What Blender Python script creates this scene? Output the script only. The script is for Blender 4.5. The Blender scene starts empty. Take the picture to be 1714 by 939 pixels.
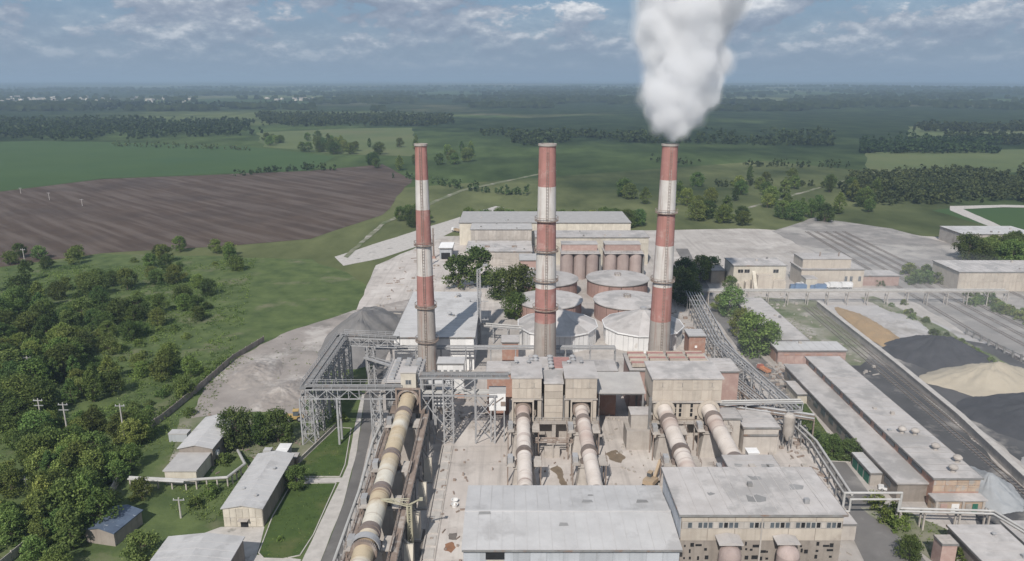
import bpy, bmesh, math, random
from mathutils import Vector, Matrix, noise
R = math.radians
rnd = random.Random(7)
sc = bpy.context.scene
col = sc.collection

# ------------------------------------------------------------------ camera
H = 95.0
FPX, CX, CY, HOR = 1240.0, 857.0, 469.5, 132.5
TH = math.atan((CY - HOR) / FPX)
cam_d = bpy.data.cameras.new('camera'); cam = bpy.data.objects.new('camera', cam_d); col.objects.link(cam)
cam.location = (0, 0, H); cam.rotation_euler = (math.pi / 2 - TH, 0, 0)
cam_d.sensor_width = 36.0; cam_d.lens = 36.0 * FPX / 1714.0
cam_d.clip_start = 0.5; cam_d.clip_end = 200000
sc.camera = cam
def P(u, v, z=0.0):
    """world point at height z seen at photograph pixel u, v"""
    x = (u - CX) / FPX; y = -(v - CY) / FPX
    d = Vector((x, math.cos(TH) + y * math.sin(TH), -math.sin(TH) + y * math.cos(TH)))
    t = (z - H) / d.z
    return Vector((d.x * t, d.y * t, z))
def U(x, y, z):
    q = z - H
    zc = y * math.cos(TH) - q * math.sin(TH); yc = y * math.sin(TH) + q * math.cos(TH)
    return CX + FPX * x / zc, CY - FPX * yc / zc

# ------------------------------------------------------------------ world, sun, exposure
SUN_EL, SUN_AZ = R(43), math.atan2(-0.27, -0.963)
w = bpy.data.worlds.new('World'); sc.world = w; w.use_nodes = True
nt = w.node_tree; N = nt.nodes; L = nt.links; N.clear()
out = N.new('ShaderNodeOutputWorld')
sky = N.new('ShaderNodeTexSky'); sky.sky_type = 'NISHITA'; sky.sun_disc = False
sky.sun_elevation = SUN_EL; sky.sun_rotation = SUN_AZ; sky.air_density = 1.2; sky.dust_density = 0.6; sky.ozone_density = 2.0
bg = N.new('ShaderNodeBackground'); bg.inputs['Strength'].default_value = 0.05
bgb = N.new('ShaderNodeBackground'); bgb.inputs['Color'].default_value = (0.150, 0.260, 0.415, 1); bgb.inputs['Strength'].default_value = 1.0
gap = N.new('ShaderNodeMixShader'); gap.inputs[0].default_value = 0.7
L.new(sky.outputs[0], bg.inputs['Color']); L.new(bg.outputs[0], gap.inputs[1]); L.new(bgb.outputs[0], gap.inputs[2])
def mnode(op, a=None, b=None, c=None, nt_=None):
    t = (nt_ or nt)
    n = t.nodes.new('ShaderNodeMath'); n.operation = op
    for i, x in enumerate((a, b, c)):
        if x is None: continue
        if isinstance(x, (int, float)): n.inputs[i].default_value = x
        else: t.links.new(x, n.inputs[i])
    return n.outputs[0]
tc = N.new('ShaderNodeTexCoord'); sx = N.new('ShaderNodeSeparateXYZ'); L.new(tc.outputs['Generated'], sx.inputs[0])
zs = mnode('MULTIPLY', sx.outputs['Z'], 2.1)
cv = N.new('ShaderNodeCombineXYZ')
L.new(sx.outputs['X'], cv.inputs[0]); L.new(sx.outputs['Y'], cv.inputs[1]); L.new(zs, cv.inputs[2])
def ramp(tree, fac, stops, interp='LINEAR'):
    r = tree.nodes.new('ShaderNodeValToRGB'); r.color_ramp.interpolation = interp
    e = r.color_ramp.elements
    while len(e) < len(stops): e.new(0.5)
    for i, (p, c) in enumerate(stops):
        e[i].position = p; e[i].color = (c if len(c) == 4 else (*c, 1)) if not isinstance(c, (int, float)) else (c, c, c, 1)
    tree.links.new(fac, r.inputs[0]); return r.outputs[0]
def wnoise(scale, detail, rough, off):
    mp = N.new('ShaderNodeMapping'); mp.inputs['Location'].default_value = off; mp.inputs['Scale'].default_value = (scale, scale, scale)
    L.new(cv.outputs[0], mp.inputs[0])
    n = N.new('ShaderNodeTexNoise'); n.inputs['Scale'].default_value = 1.0; n.inputs['Detail'].default_value = detail; n.inputs['Roughness'].default_value = rough
    L.new(mp.outputs[0], n.inputs['Vector']); return n.outputs['Fac']
def mixf(f, a, b): return mnode('ADD', a, mnode('MULTIPLY', f, mnode('SUBTRACT', b, a)))
up = ramp(nt, sx.outputs['Z'], [(0.03, 0.0), (0.11, 1.0)])
OFF = (2.3, 0.7, 1.1)
big = wnoise(7.0, 10, 0.60, OFF); bigu = wnoise(7.0, 10, 0.60, (OFF[0], OFF[1], OFF[2] + 0.30))
sml = wnoise(15.0, 9, 0.60, (7.1, 2.2, 0.4)); smlu = wnoise(15.0, 9, 0.60, (7.1, 2.2, 0.4 + 0.26))
cl = mixf(up, sml, big); clu = mixf(up, smlu, bigu)
mask = ramp(nt, cl, [(0.45, 0.0), (0.49, 1.0)])
lit = mnode('ADD', mnode('MULTIPLY', mnode('SUBTRACT', cl, clu), 2.5), 0.45)
ccol = ramp(nt, lit, [(0.25, (0.195, 0.235, 0.310)), (0.45, (0.265, 0.305, 0.380)), (0.57, (0.36, 0.395, 0.455)), (0.76, (0.66, 0.67, 0.69))])
lo = ramp(nt, sx.outputs['Z'], [(0.01, 0.0), (0.085, 1.0)])
cmix = N.new('ShaderNodeMix'); cmix.data_type = 'RGBA'
L.new(lo, cmix.inputs[0]); cmix.inputs[6].default_value = (0.205, 0.270, 0.355, 1); L.new(ccol, cmix.inputs[7])
bgc = N.new('ShaderNodeBackground'); bgc.inputs['Strength'].default_value = 1.0; L.new(cmix.outputs[2], bgc.inputs['Color'])
mlow = mnode('SUBTRACT', 1.0, ramp(nt, sx.outputs['Z'], [(0.01, 0.0), (0.10, 1.0)]))
mfin = mnode('MAXIMUM', mnode('MULTIPLY', mask, 0.92), mlow)
ms = N.new('ShaderNodeMixShader'); L.new(mfin, ms.inputs[0]); L.new(gap.outputs[0], ms.inputs[1]); L.new(bgc.outputs[0], ms.inputs[2])
L.new(ms.outputs[0], out.inputs['Surface'])

sun_d = bpy.data.lights.new('sun', 'SUN'); sun = bpy.data.objects.new('sun', sun_d); col.objects.link(sun)
sun_d.energy = 3.9; sun_d.angle = R(0.53); sun_d.color = (1.0, 0.95, 0.88)
sd = Vector((math.sin(SUN_AZ) * math.cos(SUN_EL), math.cos(SUN_AZ) * math.cos(SUN_EL), math.sin(SUN_EL)))
sun.rotation_euler = (-sd).to_track_quat('-Z', 'Y').to_euler(); sun.location = sd * 300
vs = sc.view_settings; vs.view_transform = 'Standard'; vs.look = 'None'; vs.exposure = 0.32; vs.gamma = 1; vs.use_curve_mapping = False
sc.cycles.use_denoising = True; sc.cycles.volume_bounces = 14; sc.cycles.max_bounces = 16; sc.cycles.diffuse_bounces = 3
sc.cycles.volume_step_rate = 2.0; sc.cycles.transparent_max_bounces = 8

# ------------------------------------------------------------------ materials
def mat(name, c1, c2=None, scale=0.35, blot=None, bscale=0.09, thr=(0.56, 0.66), rough=0.88, bump=0.0, bmp_scale=6.0,
        streak=False, bands=None, rand=0.10, spec=0.2, metal=0.0, coord='Object'):
    m = bpy.data.materials.new(name); m.use_nodes = True
    t = m.node_tree; n = t.nodes; l = t.links
    b = n['Principled BSDF']; b.inputs['Roughness'].default_value = rough
    b.inputs['Specular IOR Level'].default_value = spec; b.inputs['Metallic'].default_value = metal
    if coord == 'World':
        g = n.new('ShaderNodeNewGeometry'); vec = g.outputs['Position']
    else:
        tcn = n.new('ShaderNodeTexCoord'); vec = tcn.outputs['Object']
        oi = n.new('ShaderNodeObjectInfo')
        va = n.new('ShaderNodeVectorMath'); va.operation = 'ADD'
        sc_ = n.new('ShaderNodeVectorMath'); sc_.operation = 'SCALE'; sc_.inputs['Scale'].default_value = 37.0
        cx = n.new('ShaderNodeCombineXYZ'); l.new(oi.outputs['Random'], cx.inputs[0]); l.new(oi.outputs['Random'], cx.inputs[1])
        l.new(cx.outputs[0], sc_.inputs[0]); l.new(vec, va.inputs[0]); l.new(sc_.outputs[0], va.inputs[1]); vec = va.outputs[0]
    def nz(s, det=6, rg=0.6, sc3=None):
        q = n.new('ShaderNodeTexNoise'); q.inputs['Scale'].default_value = s; q.inputs['Detail'].default_value = det; q.inputs['Roughness'].default_value = rg
        if sc3:
            mp = n.new('ShaderNodeMapping'); mp.inputs['Scale'].default_value = sc3; l.new(vec, mp.inputs[0]); l.new(mp.outputs[0], q.inputs['Vector'])
        else: l.new(vec, q.inputs['Vector'])
        return q.outputs['Fac']
    c2 = c2 or tuple(x * 0.78 for x in c1)
    cur = ramp(t, nz(scale, 7), [(0.34, c2), (0.64, c1)])
    def mix(f, a, bcol, mode='MIX'):
        q = n.new('ShaderNodeMix'); q.data_type = 'RGBA'; q.blend_type = mode
        if isinstance(f, (int, float)): q.inputs[0].default_value = f
        else: l.new(f, q.inputs[0])
        l.new(a, q.inputs[6])
        if isinstance(bcol, tuple): q.inputs[7].default_value = (*bcol, 1)
        else: l.new(bcol, q.inputs[7])
        return q.outputs[2]
    if blot: cur = mix(ramp(t, nz(bscale, 5, 0.65), [(thr[0], 0.0), (thr[1], 1.0)]), cur, blot)
    if streak: cur = mix(ramp(t, nz(1.0, 5, 0.6, (1.1, 1.1, 0.07)), [(0.50, 0.0), (0.78, 0.5)]), cur, tuple(x * 0.6 for x in c2))
    if bands: cur = bands(t, vec, cur, mix, nz)
    if rand and coord != 'World':
        hs = n.new('ShaderNodeHueSaturation'); l.new(cur, hs.inputs['Color'])
        mr = n.new('ShaderNodeMapRange'); mr.inputs[3].default_value = 1 - rand; mr.inputs[4].default_value = 1 + rand
        l.new(oi.outputs['Random'], mr.inputs[0]); l.new(mr.outputs[0], hs.inputs['Value']); cur = hs.outputs[0]
    l.new(cur, b.inputs['Base Color'])
    if bump:
        bp = n.new('ShaderNodeBump'); bp.inputs['Strength'].default_value = bump; bp.inputs['Distance'].default_value = 0.15
        l.new(nz(bmp_scale, 6), bp.inputs['Height']); l.new(bp.outputs[0], b.inputs['Normal'])
    return m
def corrug(period, axis=0, depth=0.35):
    def f(t, vec, cur, mix, nz):
        n = t.nodes; l = t.links
        s = n.new('ShaderNodeSeparateXYZ'); l.new(vec, s.inputs[0])
        wv = mnode('SINE', mnode('MULTIPLY', s.outputs[axis], 2 * math.pi / period), nt_=t)
        bp = n.new('ShaderNodeBump'); bp.inputs['Strength'].default_value = depth; bp.inputs['Distance'].default_value = 0.06
        l.new(wv, bp.inputs['Height']); l.new(bp.outputs[0], n['Principled BSDF'].inputs['Normal'])
        return cur
    return f
def kiln_bands(t, vec, cur, mix, nz):
    f = nz(0.12, 3, 0.6, (0.12, 1.0, 0.12))
    c = mix(ramp(t, nz(1.0, 3, 0.55, (0.015, 0.11, 0.015)), [(0.46, 0.0), (0.56, 0.9)]), cur, (0.46, 0.37, 0.25))
    c = mix(ramp(t, nz(1.0, 4, 0.6, (0.03, 0.55, 0.03)), [(0.56, 0.0), (0.68, 0.85)]), c, (0.20, 0.125, 0.085))
    return mix(ramp(t, nz(1.0, 5, 0.65, (0.5, 0.25, 0.5)), [(0.55, 0.0), (0.75, 0.5)]), c, (0.30, 0.21, 0.13))
def kiln_pink(t, vec, cur, mix, nz):
    c = mix(ramp(t, nz(1.0, 3, 0.55, (0.015, 0.09, 0.015)), [(0.50, 0.0), (0.60, 0.8)]), cur, (0.38, 0.28, 0.24))
    return mix(ramp(t, nz(1.0, 4, 0.6, (0.03, 0.45, 0.03)), [(0.58, 0.0), (0.70, 0.85)]), c, (0.24, 0.17, 0.15))
def rust_streak(t, vec, cur, mix, nz):
    c = mix(ramp(t, nz(1.0, 5, 0.6, (0.8, 0.8, 0.05)), [(0.52, 0.0), (0.70, 0.7)]), cur, (0.23, 0.12, 0.09))
    return c
def brickwork(t, vec, cur, mix, nz):
    return mix(ramp(t, nz(0.5, 6, 0.7), [(0.50, 0.0), (0.66, 0.7)]), cur, (0.38, 0.30, 0.26))
def furrow(t, vec, cur, mix, nz):
    n = t.nodes; l = t.links
    mp = n.new('ShaderNodeMapping'); mp.inputs['Rotation'].default_value = (0, 0, R(43.3)); l.new(vec, mp.inputs[0])
    q = n.new('ShaderNodeTexNoise'); q.inputs['Scale'].default_value = 1.0; q.inputs['Detail'].default_value = 5
    m2 = n.new('ShaderNodeMapping'); m2.inputs['Scale'].default_value = (0.010, 0.13, 0.1); l.new(mp.outputs[0], m2.inputs[0]); l.new(m2.outputs[0], q.inputs['Vector'])
    c = mix(ramp(t, q.outputs['Fac'], [(0.44, 0.0), (0.62, 0.8)]), cur, (0.125, 0.10, 0.086))
    return mix(ramp(t, nz(0.012, 5), [(0.5, 0.0), (0.65, 0.5)]), c, (0.055, 0.043, 0.038))

def traffic(t, vec, cur, mix, nz):
    c = mix(ramp(t, nz(1.0, 5, 0.65, (0.55, 0.022, 0.1)), [(0.50, 0.0), (0.70, 0.55)]), cur, (0.25, 0.228, 0.21))
    c = mix(ramp(t, nz(1.0, 5, 0.65, (0.02, 0.42, 0.1)), [(0.54, 0.0), (0.72, 0.4)]), c, (0.23, 0.21, 0.195))
    c = mix(ramp(t, nz(0.22, 7, 0.72), [(0.60, 0.0), (0.70, 0.6)]), c, (0.21, 0.19, 0.175))
    return mix(ramp(t, nz(0.05, 6, 0.7), [(0.52, 0.0), (0.64, 0.5)]), c, (0.56, 0.525, 0.49))
M = {}
M['yard'] = mat('dusty_concrete', (0.50, 0.455, 0.42), (0.41, 0.37, 0.34), 0.10, (0.30, 0.27, 0.245), 0.055, (0.58, 0.72), bands=traffic, bump=0.25, bmp_scale=1.2, coord='World')
M['yard2'] = mat('dusty_yard_ground', (0.44, 0.405, 0.375), (0.33, 0.30, 0.275), 0.07, (0.24, 0.22, 0.20), 0.035, (0.54, 0.68), bands=traffic, bump=0.3, bmp_scale=0.8, coord='World')
M['asphalt'] = mat('dusty_asphalt', (0.150, 0.142, 0.136), (0.112, 0.106, 0.102), 0.16, (0.21, 0.20, 0.19), 0.05, (0.56, 0.72), bump=0.2, bmp_scale=3, coord='World')
M['asphalt2'] = mat('grey_asphalt', (0.175, 0.165, 0.158), (0.135, 0.127, 0.122), 0.12, (0.26, 0.245, 0.23), 0.06, (0.55, 0.70), bump=0.2, bmp_scale=3, coord='World')
M['pave'] = mat('pale_pavement', (0.46, 0.43, 0.40), (0.37, 0.345, 0.32), 0.5, (0.22, 0.21, 0.19), 0.16, (0.62, 0.70), bump=0.2, coord='World')
M['lawn'] = mat('mown_lawn', (0.066, 0.098, 0.031), (0.048, 0.074, 0.025), 0.4, (0.10, 0.11, 0.045), 0.09, (0.52, 0.68), bump=0.6, bmp_scale=2.2, coord='World', spec=0.05)
M['meadow'] = mat('rough_meadow', (0.105, 0.135, 0.052), (0.060, 0.085, 0.034), 0.12, (0.15, 0.15, 0.09), 0.05, (0.56, 0.70), bump=0.9, bmp_scale=0.9, coord='World', spec=0.05)
M['scrub'] = mat('scrubby_ground', (0.21, 0.20, 0.15), (0.085, 0.115, 0.045), 0.11, (0.34, 0.31, 0.28), 0.05, (0.52, 0.66), bump=0.6, bmp_scale=1.0, coord='World', spec=0.05)
M['field'] = mat('green_crop', (0.058, 0.096, 0.036), (0.050, 0.085, 0.032), 0.012, (0.048, 0.086, 0.038), 0.004, (0.52, 0.70), bump=0.3, bmp_scale=0.3, coord='World', spec=0.05)
M['field2'] = mat('pale_crop', (0.120, 0.142, 0.062), (0.085, 0.110, 0.048), 0.008, (0.12, 0.125, 0.062), 0.004, (0.5, 0.66), coord='World', spec=0.05)
M['plough'] = mat('ploughed_soil', (0.090, 0.066, 0.052), (0.068, 0.050, 0.041), 0.05, bands=furrow, bump=0.6, bmp_scale=0.5, coord='World', spec=0.05)
M['spoil'] = mat('grey_spoil', (0.315, 0.28, 0.255), (0.235, 0.208, 0.19), 0.08, (0.175, 0.16, 0.145), 0.045, (0.50, 0.66), bands=traffic, bump=0.8, bmp_scale=0.6, coord='World')
M['heapgrey'] = mat('grey_heap', (0.20, 0.19, 0.185), (0.145, 0.14, 0.135), 0.08, bump=0.8, bmp_scale=0.8, coord='World')
M['coal'] = mat('coal', (0.052, 0.053, 0.060), (0.034, 0.035, 0.040), 0.2, bump=1.0, bmp_scale=1.0, coord='World', spec=0.3)
M['coaldust'] = mat('coal_dust_ground', (0.085, 0.083, 0.085), (0.045, 0.045, 0.047), 0.07, (0.27, 0.25, 0.23), 0.05, (0.54, 0.66), bump=0.7, bmp_scale=0.9, coord='World')
M['sand'] = mat('yellow_sand', (0.37, 0.325, 0.255), (0.32, 0.28, 0.22), 0.15, bump=0.5, bmp_scale=1.0, coord='World')
M['osand'] = mat('orange_sand', (0.33, 0.225, 0.125), (0.28, 0.20, 0.12), 0.15, bump=0.5, bmp_scale=1.0, coord='World')
M['gravel'] = mat('pale_gravel', (0.42, 0.40, 0.39), (0.34, 0.32, 0.31), 0.07, (0.27, 0.25, 0.23), 0.05, (0.5, 0.6), bump=0.6, bmp_scale=1.0, coord='World')
M['dustpile'] = mat('pale_grey_dust', (0.33, 0.34, 0.35), (0.25, 0.26, 0.27), 0.12, bump=0.5, coord='World')
M['ballast'] = mat('rail_ballast', (0.27, 0.25, 0.235), (0.20, 0.19, 0.18), 0.12, (0.36, 0.335, 0.31), 0.03, (0.5, 0.65), bump=0.7, bmp_scale=1.5, coord='World')
M['mud'] = mat('brown_mud', (0.20, 0.155, 0.11), (0.145, 0.115, 0.085), 0.5, rough=0.6, coord='World')
M['rustmud'] = mat('rusty_spill', (0.26, 0.135, 0.08), (0.20, 0.11, 0.07), 0.7, coord='World')
M['darkmud'] = mat('dark_spill', (0.17, 0.15, 0.135), (0.12, 0.105, 0.095), 0.7, coord='World')
M['roof'] = mat('grey_roofing', (0.455, 0.445, 0.44), (0.395, 0.385, 0.38), 0.22, (0.35, 0.34, 0.335), 0.085, (0.54, 0.62), bump=0.25, bmp_scale=1.5)
M['roof2'] = mat('dusty_roof_felt', (0.44, 0.415, 0.40), (0.36, 0.335, 0.32), 0.25, (0.30, 0.285, 0.275), 0.10, (0.50, 0.60), bump=0.25, bmp_scale=1.5)
M['roofg'] = mat('sheet_roof', (0.40, 0.385, 0.37), (0.34, 0.325, 0.315), 0.3, rough=0.7, bands=corrug(0.55, 1))
M['conc'] = mat('weathered_concrete', (0.43, 0.395, 0.36), (0.35, 0.315, 0.285), 0.35, (0.29, 0.26, 0.23), 0.2, (0.56, 0.72), streak=True, bump=0.2)
M['beige'] = mat('beige_render', (0.455, 0.405, 0.345), (0.385, 0.335, 0.285), 0.3, (0.32, 0.275, 0.235), 0.15, (0.56, 0.72), streak=True)
M['cream'] = mat('cream_render', (0.52, 0.48, 0.41), (0.43, 0.39, 0.33), 0.3, streak=True)
M['brick'] = mat('dusty_brick', (0.36, 0.215, 0.165), (0.29, 0.17, 0.135), 0.6, bands=brickwork, bump=0.2, bmp_scale=9)
M['ochre'] = mat('patched_ochre_plaster', (0.43, 0.335, 0.25), (0.37, 0.27, 0.205), 0.4, (0.34, 0.31, 0.28), 0.3, (0.50, 0.58), streak=True)
M['brickp'] = mat('pink_brick', (0.37, 0.26, 0.23), (0.31, 0.215, 0.19), 0.5, bands=brickwork, bump=0.2, bmp_scale=9)
M['brickg'] = mat('grey_brown_brick', (0.29, 0.255, 0.225), (0.23, 0.20, 0.175), 0.4, (0.17, 0.145, 0.125), 0.2, (0.55, 0.7), streak=True)
M['metalw'] = mat('blue_grey_cladding', (0.40, 0.415, 0.44), (0.345, 0.36, 0.38), 0.2, (0.30, 0.305, 0.31), 0.15, (0.58, 0.72), streak=True, rough=0.6, bands=corrug(0.6, 0, 0.5))
M['white'] = mat('white_cladding', (0.70, 0.69, 0.68), (0.62, 0.61, 0.60), 0.3, (0.52, 0.49, 0.46), 0.2, (0.6, 0.72), rough=0.6)
M['steel'] = mat('galvanised_steel', (0.36, 0.36, 0.365), (0.29, 0.285, 0.285), 0.5, (0.25, 0.19, 0.15), 0.25, (0.62, 0.72), rough=0.6, metal=0.1)
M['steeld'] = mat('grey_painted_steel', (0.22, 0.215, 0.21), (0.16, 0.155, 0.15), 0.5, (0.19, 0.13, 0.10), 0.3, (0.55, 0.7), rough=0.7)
M['patch'] = mat('newer_roof_felt', (0.27, 0.265, 0.26), (0.22, 0.215, 0.21), 0.5)
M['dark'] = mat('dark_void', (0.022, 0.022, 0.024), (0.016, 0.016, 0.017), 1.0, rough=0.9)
M['rusty'] = mat('rusty_steel', (0.255, 0.205, 0.175), (0.19, 0.145, 0.12), 0.5, (0.36, 0.325, 0.295), 0.3, (0.54, 0.66))
M['pipe'] = mat('pale_lagged_pipe', (0.43, 0.42, 0.405), (0.34, 0.33, 0.315), 0.4, rough=0.6)
M['glass'] = mat('dusty_glass', (0.10, 0.115, 0.13), (0.065, 0.075, 0.085), 0.6, rough=0.25, spec=0.5)
M['frame'] = mat('window_frame', (0.45, 0.42, 0.39), rough=0.7)
M['kiln'] = mat('kiln_shell', (0.60, 0.565, 0.49), (0.53, 0.485, 0.41), 0.25, bands=kiln_bands, rough=0.7, rand=0.02)
M['kilnp'] = mat('pale_kiln_shell', (0.61, 0.55, 0.50), (0.52, 0.46, 0.41), 0.25, bands=kiln_pink, rough=0.7, rand=0.02)
M['tyre'] = mat('riding_ring_steel', (0.20, 0.165, 0.15), (0.15, 0.12, 0.105), 0.5, rough=0.6)
M['chw'] = mat('white_chimney_paint', (0.56, 0.53, 0.50), (0.48, 0.45, 0.415), 0.3, bands=rust_streak, rand=0.02)
M['chr'] = mat('faded_red_paint', (0.37, 0.185, 0.16), (0.31, 0.16, 0.14), 0.3, (0.42, 0.28, 0.25), 0.25, (0.54, 0.7), bands=rust_streak, rand=0.02)
M['chg'] = mat('chimney_concrete', (0.36, 0.325, 0.295), (0.30, 0.27, 0.245), 0.3, (0.26, 0.23, 0.21), 0.15, (0.55, 0.7), bands=rust_streak, rand=0.02)
M['redtank'] = mat('red_oxide_wall', (0.34, 0.225, 0.195), (0.285, 0.185, 0.16), 0.3, streak=True)
M['silo'] = mat('pink_grey_silo', (0.37, 0.30, 0.275), (0.31, 0.245, 0.225), 0.3, streak=True)
M['radred'] = mat('faded_red_radiator', (0.36, 0.20, 0.18), (0.29, 0.16, 0.145), 0.6)
M['orange'] = mat('orange_machine_paint', (0.45, 0.22, 0.13), (0.38, 0.19, 0.12), 0.8, rough=0.5)
M['yellow'] = mat('yellow_machine_paint', (0.46, 0.32, 0.13), (0.4, 0.28, 0.12), 0.8, rough=0.5)
M['redp'] = mat('red_vehicle_paint', (0.36, 0.14, 0.11), rough=0.5)
M['blue'] = mat('blue_vehicle_paint', (0.13, 0.20, 0.32), rough=0.4)
M['carw'] = mat('white_vehicle_paint', (0.7, 0.7, 0.7), rough=0.4)
M['rubber'] = mat('black_rubber', (0.03, 0.03, 0.03), rough=0.9)
M['green'] = mat('green_door_paint', (0.03, 0.13, 0.09), rough=0.6)
M['tan'] = mat('tan_machine_paint', (0.38, 0.29, 0.20), (0.32, 0.25, 0.18), 0.8, rough=0.6)
M['olive'] = mat('pale_yellow_steel', (0.40, 0.375, 0.28), (0.32, 0.30, 0.22), 0.8)
M['bluegrey'] = mat('dark_blue_roofing', (0.10, 0.13, 0.18), (0.07, 0.09, 0.13), 0.5, (0.35, 0.37, 0.40), 0.35, (0.6, 0.64), rough=0.6)
M['bark'] = mat('bark', (0.13, 0.10, 0.075), (0.08, 0.06, 0.045), 2.0)
M['wood'] = mat('dry_timber', (0.30, 0.24, 0.18), (0.22, 0.17, 0.13), 1.0)
def leafmat(name, dark, light, amb=0.35):
    m = bpy.data.materials.new(name); m.use_nodes = True
    t = m.node_tree; n = t.nodes; l = t.links; b = n['Principled BSDF']
    g = n.new('ShaderNodeNewGeometry'); oi = n.new('ShaderNodeObjectInfo')
    c = ramp(t, g.outputs['Random Per Island'], [(0.0, dark), (0.55, tuple((a + c_) / 2 for a, c_ in zip(dark, light))), (1.0, light)])
    hs = n.new('ShaderNodeHueSaturation'); l.new(c, hs.inputs['Color'])
    mr = n.new('ShaderNodeMapRange'); mr.inputs[3].default_value = 0.62; mr.inputs[4].default_value = 1.38; l.new(oi.outputs['Random'], mr.inputs[0]); l.new(mr.outputs[0], hs.inputs['Value'])
    mr2 = n.new('ShaderNodeMapRange'); mr2.inputs[3].default_value = 0.468; mr2.inputs[4].default_value = 0.522
    l.new(mnode('FRACT', mnode('MULTIPLY', oi.outputs['Random'], 7.31, nt_=t), nt_=t), mr2.inputs[0]); l.new(mr2.outputs[0], hs.inputs['Hue'])
    pn = n.new('ShaderNodeTexNoise'); pn.inputs['Scale'].default_value = 0.055; pn.inputs['Detail'].default_value = 5; l.new(g.outputs['Position'], pn.inputs['Vector'])
    pm_ = n.new('ShaderNodeMix'); pm_.data_type = 'RGBA'; pm_.blend_type = 'MULTIPLY'; pm_.inputs[0].default_value = 1.0
    l.new(hs.outputs[0], pm_.inputs[6]); l.new(ramp(t, pn.outputs['Fac'], [(0.32, (0.72, 0.78, 0.80)), (0.66, (1.42, 1.34, 1.12))]), pm_.inputs[7])
    b.inputs['Roughness'].default_value = 0.7; b.inputs['Specular IOR Level'].default_value = 0.12
    l.new(pm_.outputs[2], b.inputs['Base Color'])
    tr = n.new('ShaderNodeBsdfTranslucent'); l.new(pm_.outputs[2], tr.inputs['Color'])
    mx = n.new('ShaderNodeMixShader'); mx.inputs[0].default_value = 0.36
    l.new(b.outputs[0], mx.inputs[1]); l.new(tr.outputs[0], mx.inputs[2]); l.new(mx.outputs[0], n['Material Output'].inputs['Surface'])
    return m
M['leafA'] = leafmat('green_leaves', (0.056, 0.090, 0.026), (0.185, 0.240, 0.078))
M['leafB'] = leafmat('dark_leaves', (0.050, 0.084, 0.027), (0.150, 0.210, 0.070))
M['leafC'] = leafmat('light_leaves', (0.066, 0.105, 0.030), (0.195, 0.250, 0.085))
M['leafF'] = leafmat('far_forest_leaves', (0.020, 0.036, 0.017), (0.052, 0.076, 0.032))
M['leafR'] = leafmat('belt_leaves', (0.040, 0.065, 0.030), (0.105, 0.14, 0.060))

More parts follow.
